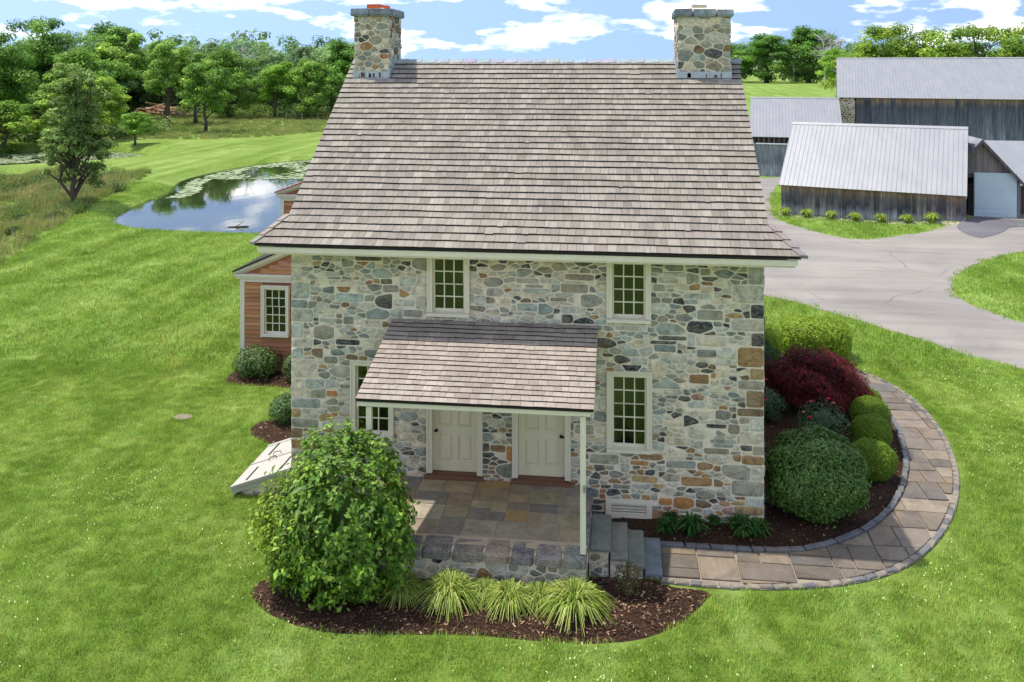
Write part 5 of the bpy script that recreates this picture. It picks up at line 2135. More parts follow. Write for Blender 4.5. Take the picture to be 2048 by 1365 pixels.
def roses(name, label, loc, scale, seed, n_fl, rz):
    e = place_shrub(name, label, loc, rose, rz, scale, "rose bushes in the right bed")
    r = random.Random(seed)
    for i in range(n_fl):
        a = r.uniform(0, 6.3)
        el = r.uniform(.4, 1.3)
        c = Vector((.6 * math.cos(a) * math.cos(el), .48 * math.sin(a) * math.cos(el), .48 + .52 * math.sin(el)))
        if i == 0:
            c = Vector((.1, -.1, 1.1))
        mb = MB()
        col = lin(224, 34, 104) if i < 3 else r.choice([lin(200, 40, 50), lin(216, 130, 110)])
        for ring, (rr_, zz) in enumerate(((.05, .0), (.034, .016), (.018, .028))):
            for k in range(5):
                b = k * 1.2566 + ring * .6
                b2 = b + 1.1
                mb.poly([c + Vector((0, 0, zz)), c + Vector((rr_ * math.cos(b), rr_ * math.sin(b), zz + .012)), c + Vector((rr_ * 1.15 * math.cos((b + b2) / 2), rr_ * 1.15 * math.sin((b + b2) / 2), zz + .022)), c + Vector((rr_ * math.cos(b2), rr_ * math.sin(b2), zz + .012))], col)
        mb.build("rose_flower", M["leaf"], e, local=True)


roses("rose_bush", "rose bush with bright pink bloom in front of the red maple", (4.6, 3.9, .05), .95, 3, 5, 0)
roses("rose_bush", "thin rose bush close against the house wall beside the maple", (3.5, 5.1, .05), .85, 4, 2, 2.0)
roses("rose_bush", "low rose bush between the round evergreen and the pink bloom", (3.95, 2.6, .05), .62, 5, 2, 4.1)
hedge = shrub_meshes(31, 1.05, .75, .62, 9000, .07, .5, [lin(146, 170, 50), lin(132, 158, 46), lin(160, 180, 62), lin(112, 142, 42)], .09, 4.0, "leaf", .2, square=True)
place_shrub("golden_hedge", "yellow green clipped hedge behind the red maple", (5.75, 10.2, .0), hedge)
place_shrub("golden_hedge", "narrow yellow green bush between the hedge and the house wall", (4.15, 9.5, 0), hedge, 1.0, (.55, .6, .95))
dk_ = shrub_meshes(33, .7, .6, .75, 3600, .06, .5, [lin(40, 68, 40), lin(50, 80, 46)], .18, 3.2, "gloss_leaf", .3)
place_shrub("dark_bush", "dark green bush against the house wall behind the maple", (3.55, 7.4, .03), dk_)

# shrubs at the left
lsh = shrub_meshes(41, .58, .5, .45, 3200, .07, .5, [lin(92, 116, 62), lin(80, 104, 54), lin(108, 132, 74)], .2, 3.0, "gloss_leaf", .35)
place_shrub("side_shrub", "rounded green shrub below the clapboard wing's corner", (-9.98, 6.5, .03), lsh)
place_shrub("side_shrub", "green shrub at the wing bed next to the stone wall", (-8.75, 6.5, .03), lsh, 2.0, .9)
place_shrub("side_shrub", "grey green shrub in the small bed behind the cellar hatch", (-7.95, 3.6, .03), lsh, 4.0, (.78, .85, .85), None, (.85, 1.0, .95))


# strap-leaved clumps
def strap_mesh(seed, n, h, spread, w, cols, stiff=.5, edge=None):
    r = random.Random(seed)
    mb = MB()
    for i in range(n):
        a = r.uniform(0, 2 * math.pi)
        L = h * r.uniform(.7, 1.15)
        out = spread * r.uniform(.25, 1.1)
        ca, sa = math.cos(a), math.sin(a)
        r0 = r.uniform(0, .1)
        c = r.choice(cols)
        k = r.uniform(.8, 1.2)
        c = tuple(v * k for v in c)
        pts = []
        for t in (0, .35, .7, 1.0):
            rr_ = r0 + out * t ** 1.35
            zz = L * (1 - (1 - t) ** 1.6) * (1 - stiff * t * t * (out / spread))
            ww = w * (1 - .75 * t ** 2) * .5
            pts.append(((ca * rr_ - sa * ww, sa * rr_ + ca * ww, zz), (ca * rr_ + sa * ww, sa * rr_ - ca * ww, zz)))
        for p, q in zip(pts, pts[1:]):
            mb.poly([p[0], p[1], q[1], q[0]], c)
    return mb.mesh("blades", M["leaf"])


LIRI = [lin(150, 168, 66), lin(174, 184, 92), lin(128, 152, 56), lin(196, 200, 124), lin(110, 138, 50)]
lm = [strap_mesh(51 + i, 520, .42, .5, .017, LIRI, .85) for i in range(2)]
for i, (x, y, s, lab) in enumerate(((-3.5, -2.95, .85, "variegated grass clump tucked against the big shrub, leftmost of the row"), (-2.72, -2.98, 1.12, "large variegated grass clump second from the big shrub"), (-2.17, -2.85, .75, "small variegated grass clump third in the porch row, set back"), (-1.75, -3.0, .95, "variegated grass clump fourth in the porch row"), (-1.28, -2.85, .78, "variegated grass clump fifth in the porch row, before the largest"), (-.72, -3.0, 1.2, "largest variegated grass clump at the right end of the porch row"))):
    e = empty("grass_clump", (x, y, .06), i * 1.1, s)
    tag(e, lab, "plant", "variegated grass clumps before the porch")
    link("blades", lm[i % 2], e, True)
hm = strap_mesh(61, 120, .42, .3, .05, [lin(60, 100, 40), lin(76, 116, 48), lin(50, 86, 36)], .5)
for i, (x, y, s, lab) in enumerate(((.86, -.5, .75, "small strap-leaved plant nearest the steps at the wall bed"), (1.3, -.5, .95, "middle strap-leaved plant in the bed under the front wall"), (2.2, -.42, 1.0, "strap-leaved plant near the house's right corner"), (2.5, -.42, .85, "strap-leaved plant at the outermost end of the wall bed"), (.95, -.12, .55, "tiny plant touching the stones beside the vent"), (1.75, -.1, .5, "tiny plant at the foot of the brown stones"))):
    e = empty("bed_plant", (x, y, .06), i * 2.1, s)
    tag(e, lab, "plant", "plants in the bed under the wall")
    link("blades", hm, e, True)
# twiggy bush by the steps
e = empty("twiggy_bush", (.12, -2.55, .05))
tag(e, "sparse twiggy bush in the mulch beside the steps", "shrub")
fol, _ = shrub_meshes(71, .24, .22, .32, 420, .05, .45, [lin(76, 92, 48), lin(60, 80, 42), lin(110, 84, 56)], .2, 3, "leaf", .7, core=False)
link("foliage", fol, e, True)
mb = MB()
r_ = random.Random(4)
for k in range(16):
    a = r_.uniform(0, 6.3)
    s_ = r_.uniform(.1, .32)
    mb.tube([(0, 0, 0), (.5 * s_ * math.cos(a), .5 * s_ * math.sin(a), .3), (s_ * math.cos(a), s_ * math.sin(a), r_.uniform(.4, .68))], [.007, .005, .003], 4, lin(120, 100, 80))
mb.build("stem", M["bark"], e, local=True)
bp = strap_mesh(81, 110, .5, .36, .045, [lin(150, 172, 60), lin(130, 156, 50), lin(168, 184, 80)], .6)
cs, sn = math.cos(math.radians(-21)), math.sin(math.radians(-21))
for i, (u, lab) in enumerate(((.35, "leftmost pale grass tuft at the low barn's foot"), (1.55, "second pale grass tuft from the low barn's left corner"), (2.85, "third pale grass tuft along the low barn"), (4.1, "middle pale grass tuft of seven along the low barn"), (5.45, "fifth pale grass tuft along the low barn"), (6.75, "sixth pale grass tuft along the low barn"), (8.0, "rightmost and widest pale grass tuft along the low barn"))):
    v = -.3
    e = empty("barn_plant", on_ground(9.25 + u * cs - v * sn, 35.95 + u * sn + v * cs), i, 1.25 + .2 * (i == 6))
    tag(e, lab, "plant", "pale grass tufts along the low barn")
    link("blades", bp, e, True)


# ------------------------------------------------------------------ trees
def tree_meshes(seed, H, cr, z0, n_leaf, leaf, cols, limbs=8, tr=.22, lean=.0, airy=.0, clusters=46, fork=False, bark=lin(92, 82, 72), shape=1.0):
    rng = np.random.default_rng(seed)
    r = random.Random(seed)
    tb = MB()
    top = Vector((lean * H, r.uniform(-.03, .03) * H, H * .82))
    path, rad = [], []
    for k in range(7):
        t = k / 6
        p = Vector((lean * H * t + r.uniform(-.02, .02) * H * (k > 0), r.uniform(-.02, .02) * H * (k > 0), H * .82 * t - .3 * (k == 0)))
        path.append(p)
        rad.append(tr * (1.25 - t * 1.1) + .02)
    rad[0] *= 1.35
    tb.tube(path, rad, 8, bark)
    cz, hz_ = (z0 + H) / 2, (H - z0) / 2
    ends = []
    for k in range(limbs):
        t = r.uniform(.22 if airy < 1 else .06, .9)
        i = min(5, int(t * 6))
        p0 = path[i].lerp(path[i + 1], t * 6 - i)
        a = k * 2.4 + r.uniform(-.5, .5)
        rr_ = cr * r.uniform(.55, .95) * (1.1 - .55 * t)
        p2 = Vector((p0.x + rr_ * math.cos(a), p0.y + rr_ * math.sin(a), max(z0 * .9, p0.z + H * r.uniform(.1, .26))))
        p1 = p0.lerp(p2, .5) + Vector((0, 0, H * .03))
        q = rad[i] * .55
        tb.tube([p0, p1, p2], [q, q * .7, q * .25], 6, bark, caps=False)
        ends.append(p2)
        for _ in range(2):
            p3 = p1 + Vector((r.uniform(-.4, .4) * cr, r.uniform(-.4, .4) * cr, r.uniform(.05, .2) * H))
            tb.tube([p1, p1.lerp(p3, .5) + Vector((0, 0, .02 * H)), p3], [q * .5, q * .35, q * .12], 5, bark, caps=False)
            ends.append(p3)
    cc = [np.array(e) for e in ends]
    while len(cc) < clusters:
        d = sphere_dirs(1, rng)[0]
        f = rng.random() ** .5
        zf = d[2] * f
        wid = (1 - .35 * max(0, zf)) if shape >= 1 else (1 - .6 * (zf + 1) / 2)
        cc.append(np.array([lean * H * .8 + d[0] * f * cr * wid, d[1] * f * cr * wid, cz + zf * hz_]))
    cc = np.array(cc)
    cc[:, 2] = np.clip(cc[:, 2], z0, H * .97)
    per = n_leaf // len(cc)
    Ps, Ns, Cs = [], [], []
    for c in cc:
        sz = cr * rng.uniform(.2, .36) * (1 - airy * .35)
        d = sphere_dirs(per, rng)
        f = rng.random(per) ** .45
        p = c + d * f[:, None] * np.array([sz, sz, sz * .62])
        Ps.append(p)
        Ns.append(d * .8 + np.array([0, 0, .7]) + rng.normal(size=(per, 3)) * .35)
        base = np.array(cols[rng.integers(0, len(cols))]) * np.exp(rng.normal(0, .13))
        Cs.append(vary(base, per, rng, .2, .07))
    P, N, C = np.concatenate(Ps), np.concatenate(Ns), np.concatenate(Cs)
    V, F_, CC = leaf_quads(P, N, leaf * np.exp(rng.normal(0, .25, len(P))), .62, C, rng, .22)
    return tb.mesh("trunk", M["bark"], True), np_mesh("crown", V, F_, M["leaf"], CC)


MIDG = [lin(126, 152, 66), lin(110, 140, 58), lin(144, 168, 78), lin(98, 126, 56)]
T_OAK = tree_meshes(101, 14, 4.6, 3.4, 16000, .32, MIDG, 10, .3)
T_TALL = tree_meshes(102, 14, 4.0, 3.8, 15000, .32, MIDG, 9, .26, .02)
T_ROUND = tree_meshes(103, 9, 3.7, 2.2, 10000, .27, [lin(108, 142, 58), lin(94, 128, 50), lin(120, 152, 64)], 9, .18)
T_AIRY = tree_meshes(104, 8.6, 2.2, .5, 12500, .16, [lin(124, 150, 78), lin(110, 138, 70), lin(140, 162, 88)], 26, .10, .0, 1.0, 150, shape=.5)
T_FULL = tree_meshes(105, 12, 4.8, 0.6, 15000, .33, MIDG, 9, .25, .0, 0, 60)
T_FINE = tree_meshes(106, 14, 5.2, 1.5, 18000, .3, MIDG, 10, .3, .0, 0, 70)


def tree(label, x, y, meshes, scale, rz=0., colour=(1, 1, 1), name="tree", group=None):
    e = empty(name, on_ground(x, y), rz, scale)
    tag(e, label, "tree", group)
    link("trunk", meshes[0], e, True)
    o = link("crown", meshes[1], e, True)
    o.color = (*colour, 1)
    return e


tree("airy tree with dark forked trunk standing alone by the left meadow bank", -33.7, 34.4, T_AIRY, (1.15, 1.15, 1.05), 0.4, (1, 1, 1), "young_tree")
LT = "trees at the edge of the left wood"
tree("tall tree with bare lower trunk, leftmost of the tall trio before the log pile", -80, 116.2, T_TALL, (1.2, 1.2, 1.02), 0, (1.32, 1.38, 1.19), group=LT)
tree("tall straight tree directly beside the log pile", -76.0, 124.0, T_OAK, (.95, .95, .97), 1, (1.19, 1.32, 1.19), group=LT)
tree("leaning dark trunked tree right of the log pile", -65.9, 105.8, T_OAK, (.88, .88, .92), 2.2, (1.13, 1.26, 1.19), group=LT)
tree("slim tree behind the leaning tree near the log pile", -62.6, 108.0, T_TALL, (.8, .8, .8), 3.0, (1.26, 1.32, 1.19), group=LT)
tree("mid green rounded tree standing in front of the wood", -53.6, 92.5, T_ROUND, (1.0, 1.0, .98), 1.5, (1.32, 1.32, 1.26), group=LT)
tree("small bright yellow green tree beside the far pond", -53.2, 75.0, T_ROUND, (.55, .55, .4), 2.5, (1.60, 1.60, 1.19), "small_tree", group=LT)
tree("bright yellow green tree before the dark wood", -56.0, 122.0, T_ROUND, (1.1, 1.1, 1.02), 3.5, (1.60, 1.60, 1.13), group=LT)
tree("full round tree right of the yellow green tree", -50.5, 122.0, T_FULL, (.85, .85, .8), 0.7, (1.26, 1.38, 1.19), group=LT)
tree("tall dark tree touching the house roof's left edge", -45.5, 126.0, T_FULL, (1.0, 1.0, 1.08), 1.9, (0.83, 1.04, 0.99), group=LT)
tree("broad green tree between the rounded tree and the yellow one", -63.5, 121.0, T_FULL, (.95, .95, .95), 2.9, (1.00, 1.13, 1.00), group=LT)
tree("yellow green bushy tree right of the far left bushes", -60.5, 79.5, T_FULL, (.75, .75, .62), 1.2, (1.35, 1.35, .8), group=LT)
tree("dark tall tree at the far left edge of the wood", -78.0, 86.0, T_FINE, (1.0, 1.0, .96), 0.9, (0.83, 1.01, 0.88), group=LT)
tree("dense dark tree second from the left edge", -84.0, 104.0, T_FINE, (1.25, 1.25, 1.16), 2.1, (0.81, 1.01, 0.94), group=LT)
tree("leafy green tree behind the lone airy tree", -70.5, 93.0, T_FULL, (1.0, 1.0, .9), 3.3, (1.19, 1.32, 1.06), group=LT)
tree("low bushy tree at the left edge behind the far pond", -66.0, 71.5, T_FULL, (.8, .8, .5), 4.2, (1.26, 1.32, 0.94), group=LT)
tree("pale green loose tree behind the far pond", -62.5, 76.0, T_FULL, (.85, .85, .58), 5.2, (1.26, 1.32, 1.06), group=LT)
tree("broad dark tree behind the tall trio", -92.0, 134.0, T_FULL, (1.6, 1.6, 1.35), 1.2, (0.81, 1.00, 0.88), group=LT)

RT = "trees beyond the barns"
tree("dark round oak standing in the far right field edge", 66.0, 397, T_FULL, (3.1, 3.1, 1.85), .5, (0.71, 0.91, 0.83), group=RT)
tree("tall dark oak behind the bare grey tree", 86.0, 402, T_FULL, (2.9, 2.9, 2.15), 1.7, (0.76, 0.99, 0.88), group=RT)
tree("bright green tree beside the tall barn roof's left end", 78, 315, T_FULL, (1.4, 1.4, 1.15), 2.2, (1.45, 1.58, 1.13), group=RT)
tree("low dark tree at the left of the far right trees", 50.0, 405, T_FULL, (2.4, 2.4, 1.5), 3.1, (0.88, 1.06, 0.88), group=RT)
tree("yellow green tree at the left of the leafy mass above the tall barn", 29.5, 96, T_FINE, (.85, .85, .85), 4.3, (1.25, 1.25, .8), group=RT)
tree("tall sunlit tree with branchy top above the tall barn's left part", 33.6, 97, T_FINE, (1.15, 1.15, 1.02), .3, (1.35, 1.3, .85), group=RT)
tree("mottled green tree above the middle of the tall barn", 38.2, 95, T_FINE, (1.1, 1.1, .97), 1.4, (1.15, 1.2, .8), group=RT)
tree("rounded dull green tree above the tall barn's right part", 42.8, 96, T_FINE, (1.1, 1.1, 1.0), 2.9, (1.2, 1.2, .9), group=RT)
tree("light green tree at the picture's right edge above the tall barn", 47.6, 95, T_FINE, (1.1, 1.1, 1.02), 5.1, (1.3, 1.3, .9), group=RT)


def bare_tree(label, x, y, H, seed, col):
    r = random.Random(seed)
    e = empty("bare_tree", on_ground(x, y))
    tag(e, label, "tree", "leafless grey trees")
    mb = MB()
    mb.tube([(0, 0, -.3), (H * .02, 0, H * .35), (-H * .02, 0, H * .7), (H * .03, 0, H)], [H * .022, H * .018, H * .011, H * .003], 7, col)
    mb.build("trunk", M["bark"], e, local=True)
    mb = MB()
    for k in range(20):
        t = r.uniform(.25, .9)
        a = r.uniform(0, 6.3)
        l = H * r.uniform(.15, .36)
        p0 = Vector((0, 0, H * t))
        p2 = p0 + Vector((l * math.cos(a), l * math.sin(a), l * r.uniform(.25, .9)))
        p1 = p0.lerp(p2, .5) + Vector((0, 0, -.02 * H))
        mb.tube([p0, p1, p2], [H * .0085, H * .006, H * .0022], 5, col, False)
        for _ in range(4):
            p3 = p1 + Vector((r.uniform(-.5, .5) * l, r.uniform(-.5, .5) * l, r.uniform(.1, .6) * l))
            mb.tube([p1, p3], [H * .004, H * .0015], 4, col, False)
    mb.build("branches", M["bark"], e, local=True)


bare_tree("bare grey dead tree leaning before the far right oaks", 89, 385, 23, 3, lin(170, 164, 156))
bare_tree("smaller bare grey tree next to the tall barn's roof end", 93.5, 383, 20, 5, lin(176, 170, 162))
bare_tree("bare whitish treetop rising from the left wood", -69, 138, 12.8, 8, lin(168, 168, 162))

# the woods behind read as one mass
rng = np.random.default_rng(77)
spots = []
for k in range(120):
    spots.append((rng.uniform(-135, -28), rng.uniform(138, 190), rng.uniform(11.5, 16)))
for k in range(60):
    spots.append((rng.uniform(-112, -44), rng.uniform(131, 150), rng.uniform(8, 13)))
for k in range(70):
    spots.append((rng.uniform(-150, -80), rng.uniform(90, 150), rng.uniform(11, 15)))
for k in range(90):
    spots.append((rng.uniform(-60, 150), rng.uniform(415, 470), rng.uniform(17, 25)))
for k in range(60):
    spots.append((rng.uniform(-260, -60), rng.uniform(220, 330), rng.uniform(15, 22)))
for k in range(40):
    spots.append((rng.uniform(36, 110), rng.uniform(108, 130), rng.uniform(10, 14)))
Vs, Fs, Cs = [], [], []
off = 0
tb = MB()
for (x, y, H) in spots:
    near = math.hypot(x, y) < 240
    nl, lf_ = (1300, .62) if near else (700, 1.3)
    if -0.31 * (y + 17) < x < 0.085 * (y + 17):            # open sky behind the house
        continue
    z = float(ground_z(np.array([x]), np.array([y]))[0])
    cr = H * rng.uniform(.27, .36)
    ncl = 16
    d = sphere_dirs(ncl, rng) * (rng.random((ncl, 1)) ** .5)
    cen = np.array([x, y, z + H * .5]) + d * np.array([cr, cr, H * .46])
    base0 = np.array(lin(124, 152, 92) if rng.random() < .6 else lin(108, 138, 90)) * np.exp(rng.normal(0, .18))
    for c in cen:
        m_ = nl // ncl
        dd = sphere_dirs(m_, rng)
        p = c + dd * (rng.random((m_, 1)) ** .4) * np.array([cr * .45, cr * .45, H * .1])
        V, F_, CC = leaf_quads(p, dd + np.array([0, 0, .6]), lf_ * np.exp(rng.normal(0, .25, m_)), .7, vary(base0 * np.exp(rng.normal(0, .1)), m_, rng, .18, .06), rng, .2)
        Vs.append(V)
        Fs.append(F_ + off)
        Cs.append(CC)
        off += len(V)
wood = link("far_woods", np_mesh("far_woods", np.concatenate(Vs), np.concatenate(Fs), M["leaf"], np.concatenate(Cs)))
tag(wood, "dense green woods closing the view behind the fields", "woods", kind="stuff")

# shrubby undergrowth along the wood's edge and the far pond
Vs, Fs, Cs = [], [], []
off = 0
for k in range(420):
    t = rng.random()
    if t < .45:
        x, y = rng.uniform(-105, -40), rng.uniform(124, 140)
    elif t < .8:
        x, y = rng.uniform(-92, -58), rng.uniform(79, 94)
    else:
        x, y = rng.uniform(-84, -62), rng.uniform(76.5, 84)
    if -90 < x < -69 and y < 132:                         # keep the log pile clear
        continue
    s = rng.uniform(.8, 2.4)
    z = float(ground_z(np.array([x]), np.array([y]))[0])
    m_ = 260
    dd = sphere_dirs(m_, rng)
    dd[:, 2] = np.abs(dd[:, 2])
    p = np.array([x, y, z]) + dd * (rng.random((m_, 1)) ** .35) * np.array([s * 1.3, s * 1.3, s])
    base0 = np.array([lin(90, 122, 50), lin(112, 138, 60), lin(76, 108, 46), lin(128, 140, 72)][rng.integers(0, 4)])
    V, F_, CC = leaf_quads(p, dd + np.array([0, 0, .4]), .3 * np.exp(rng.normal(0, .25, m_)), .65, vary(base0, m_, rng, .2, .07), rng, .2)
    Vs.append(V)
    Fs.append(F_ + off)
    Cs.append(CC)
    off += len(V)
tag(link("undergrowth", np_mesh("undergrowth", np.concatenate(Vs), np.concatenate(Fs), M["leaf"], np.concatenate(Cs))), "tangled green undergrowth along the left wood and far pond", "undergrowth", kind="stuff")

# brush pile of cut logs
lp = empty("log_pile", on_ground(-79, 127.5))
tag(lp, "heap of brown cut logs and branches before the left wood", "log pile")
r_ = random.Random(40)
for k in range(70):
    f = r_.random()
    z = 2.3 * (1 - f) * r_.uniform(.2, 1)
    x, y = r_.uniform(-1, 1) * 4.8 * (1.05 - z / 2.6), r_.uniform(-1.6, 1.6)
    a, l, ti = r_.uniform(-.6, .6) + (0 if r_.random() < .7 else 1.2), r_.uniform(.8, 1.9), r_.uniform(-.3, .3)
    dx, dy, dz = l * math.cos(a), l * math.sin(a), l * ti
    mb = MB()
    mb.tube([(x - dx, y - dy, max(.05, z - dz)), (x + dx, y + dy, max(.1, z + dz))], [r_.uniform(.1, .17), r_.uniform(.07, .13)], 6, lin(176, 142, 116, r_.uniform(.6, 1.25)))
    mb.build("log", M["logwood"], lp, local=True)

# floating log and reeds of the pond
mb = MB()
mb.tube([(-21.7, 30.1, -.36), (-20.6, 30.3, -.30)], [.06, .035], 7, lin(84, 76, 66))
mb.tube([(-21.3, 30.1, -.33), (-21.0, 30.5, -.12)], [.03, .015], 5, lin(84, 76, 66))
tag(mb.build("floating_log", M["logwood"]), "dark log floating near the pond's front shore", "log")
# wire fence on the rise
fn = empty("wire_fence", on_ground(-44, 121))
tag(fn, "thin wire fence with grey posts along the wood's edge", "fence")
for k in range(9):
    x, y = -52 + k * 2.2, 116.5 + k * 1.1
    g = on_ground(x, y)
    mb = MB()
    mb.tube([(g[0], g[1], g[2] - .2), (g[0], g[1], g[2] + 1.2)], [.07, .06], 6, lin(150, 140, 126))
    mb.build("post", M["logwood"], fn)
mb = MB()
for h in (.5, 1.05):
    mb.tube([(-52 + k * 2.2, 116.5 + k * 1.1, on_ground(-52 + k * 2.2, 116.5 + k * 1.1)[2] + h) for k in range(9)], [.015] * 9, 4, lin(120, 120, 120))
mb.build("wire", M["logwood"], fn)

# lily pads
rng = np.random.default_rng(9)
X = rng.uniform(-34, -14, 9000)
Y = rng.uniform(40, 66, 9000)
k = inside(POND, X, Y) & (((Y > 50 + (X + 30) * .2) & (np.sin(X * .9) + np.sin(Y * .7 + X * .3) + rng.normal(0, .5, len(X)) > .1)) | (edge_dist(POND, X, Y) < 1.2))
X, Y = X[k][:2600], Y[k][:2600]
X2, Y2 = rng.uniform(-80, -45, 9000), rng.uniform(53, 76, 9000)  # pads added to lighten the far pond in place of sky reflection
k = inside(POND2, X2, Y2) & (np.sin(X2 * .8) + np.sin(Y2 * 1.1) + rng.normal(0, .6, 9000) > -.2)
X2, Y2 = X2[k], Y2[k]
ZZ = np.concatenate([np.full(len(X), -.343), np.full(len(X2), -.793)])
X, Y = np.concatenate([X, X2]), np.concatenate([Y, Y2])
P = np.stack([X, Y, ZZ], 1)
ang = np.linspace(0, 2 * np.pi, 7)[:-1]
rad = rng.uniform(.1, .26, len(X))
V = np.concatenate([(P[:, None, :] + np.stack([np.cos(ang), np.sin(ang), np.zeros(6)], -1)[None] * rad[:, None, None])], 0).reshape(-1, 3)
V[:, 2] += np.repeat(rng.uniform(0, .02, len(X)), 6)
C = np.repeat(vary(lin(130, 142, 104), len(X), rng, .25, .05), 6, 0)
tag(link("lily_pads", np_mesh("lily_pads", V, np.arange(len(V)).reshape(-1, 6), M["tint"], C)), "grey green lily pads on the large pond, and more added over the far pond", "lily pads", kind="stuff")


# ------------------------------------------------------------------ grass
def blade_tuft(seed, n, radius, h, w, tips, flowers=0):
    r = random.Random(seed)
    mb = MB()
    for i in range(n):
        a, q = r.uniform(0, 6.3), radius * math.sqrt(r.random())
        x, y = q * math.cos(a), q * math.sin(a)
        b = r.uniform(0, 6.3)
        l = h * r.uniform(.55, 1.25)
        bend = l * r.uniform(.15, .8)
        ww = w * r.uniform(.7, 1.3)
        c = tuple(v * r.uniform(.8, 1.2) for v in tips[r.randrange(len(tips))])
        p0 = (x - math.sin(b) * ww / 2, y + math.cos(b) * ww / 2, -.01)
        p1 = (x + math.sin(b) * ww / 2, y - math.cos(b) * ww / 2, -.01)
        p2 = (x + math.cos(b) * bend, y + math.sin(b) * bend, l)
        mb.raw([p0, p1, p2], [(0, 1, 2)], c)
    for i in range(flowers):
        a, q = r.uniform(0, 6.3), radius * r.random()
        x, y, z, s = q * math.cos(a), q * math.sin(a), h * r.uniform(.9, 1.3), .0065
        mb.raw([(x - s, y - s, z), (x + s, y - s, z), (x + s, y + s, z), (x - s, y + s, z), (x, y, z + s)], [(0, 1, 4), (1, 2, 4), (2, 3, 4), (3, 0, 4)], (3.4, 2.8, 7.5))
    return mb


def scatter(name, pts, scl, tuft, label, cat):
    """one mass of grass: a tuft set on every point"""
    n = len(pts)
    me = bpy.data.meshes.new(name)
    me.vertices.add(n)
    me.vertices.foreach_set("co", np.asarray(pts, np.float32).ravel())
    a = me.attributes.new("scl", "FLOAT", "POINT")
    a.data.foreach_set("value", np.asarray(scl, np.float32))
    a = me.attributes.new("rot", "FLOAT", "POINT")
    a.data.foreach_set("value", RNG.uniform(0, 6.28, n).astype(np.float32))
    o = link(name, me)
    t = bpy.data.objects.new(name + "_tuft", tuft)
    ng = bpy.data.node_groups.new(name + "_nodes", "GeometryNodeTree")
    ng.interface.new_socket("Geometry", in_out="INPUT", socket_type="NodeSocketGeometry")
    ng.interface.new_socket("Geometry", in_out="OUTPUT", socket_type="NodeSocketGeometry")
    N_ = ng.nodes
    gi, go = N_.new("NodeGroupInput"), N_.new("NodeGroupOutput")
    ip = N_.new("GeometryNodeInstanceOnPoints")
    oi = N_.new("GeometryNodeObjectInfo")
    oi.inputs["Object"].default_value = t
    a1 = N_.new("GeometryNodeInputNamedAttribute")
    a1.data_type = "FLOAT"
    a1.inputs["Name"].default_value = "scl"
    a2 = N_.new("GeometryNodeInputNamedAttribute")
    a2.data_type = "FLOAT"
    a2.inputs["Name"].default_value = "rot"
    cb = N_.new("ShaderNodeCombineXYZ")
    ng.links.new(a2.outputs["Attribute"], cb.inputs[2])
    ng.links.new(gi.outputs[0], ip.inputs["Points"])
    ng.links.new(oi.outputs["Geometry"], ip.inputs["Instance"])
    ng.links.new(cb.outputs[0], ip.inputs["Rotation"])
    ng.links.new(a1.outputs["Attribute"], ip.inputs["Scale"])
    ng.links.new(ip.outputs[0], go.inputs[0])
    md = o.modifiers.new("scatter", "NODES")
    md.node_group = ng
    return tag(o, label, cat, kind="stuff")


def seen(x, y, mx=160, my=120):
    """keep blades to the lawn the photograph shows, with a margin"""
    c, s = math.cos(YAW), math.sin(YAW)
    t = -x * s + (y + CAM_D) * c
    u = 1024 + FPX * (x * c + (y + CAM_D) * s) / np.maximum(t, .1)
    v = HORIZON + FPX * CAM_H / np.maximum(t, .1)
    return (t > 8) & (u > -mx) & (u < 2048 + mx) & (v < 1365 + my), t


HOUSE_BOX = [(-6.55, -.05), (2.7, -.05), (2.7, 9.1), (-6.55, 9.1)]
PORCH_BOX = [(-4.8, -2.6), (.8, -2.6), (.8, 0), (-4.8, 0)]
HATCH_BOX = [(-7.7, .05), (-6.5, .05), (-6.5, 1.9), (-7.7, 1.9)]
WING_BOX = [(-10.66, 7), (-6.5, 7), (-6.5, 18), (-11.8, 18)]


def lawn_points(x0, x1, y0, y1, dens):
    n = int((x1 - x0) * (y1 - y0) * dens)
    x, y = RNG.uniform(x0, x1, n), RNG.uniform(y0, y1, n)
    ok, t = seen(x, y)
    x, y, t = x[ok], y[ok], t[ok]
    for P_, mg in ((BED_FRONT, .02), (BED_RIGHT, .02), (BED_WING, .02), (BED_SIDE, .02), (WALK, .07), (DRIVE, .0), (HOUSE_BOX, 0), (PORCH_BOX, 0), (HATCH_BOX, 0), (WING_BOX, 0), (POND, .3), (WILD1, -.4)):
        bad = inside(P_, x, y)
        if mg > 0:
            bad |= edge_dist(P_, x, y) < mg
        x, y, t = x[~bad], y[~bad], t[~bad]
    hid = inside([(-6.5, 1), (2.6, 1), (9, 40), (-14, 40)], x, y)     # ground that the house hides
    return x[~hid], y[~hid], t[~hid]


BL = [(1.0, 1.0, 1.0), (1.12, 1.05, .95), (.86, .92, .8), (1.25, 1.2, 1.2)]
tufA = blade_tuft(1, 34, .13, .055, .011, BL).mesh("tuft", M["grass"])
tufB = blade_tuft(2, 26, .13, .055, .011, BL, 2).mesh("tuft", M["grass"])
tufC = blade_tuft(3, 30, .3, .09, .028, BL).mesh("tuft", M["grass"])
x, y, t = lawn_points(-22, 13, -7, 16, 95)
kk = t < 26
x, y, t = x[kk], y[kk], t[kk]
clover = (.6 * np.sin(x * 1.3 + 2) + .6 * np.sin(y * 1.1 + x * .5) + RNG.normal(0, 1.0, len(x))) > 1.7
clover &= ((x > 1.5) | (y < 1.0))
z = ground_z(x, y)
lowp = np.stack([x, y, z], 1)
sc = RNG.uniform(.75, 1.3, len(x))
scatter("lawn_grass", lowp[~clover], sc[~clover], tufA, "short mown grass blades covering the near lawn", "grass")
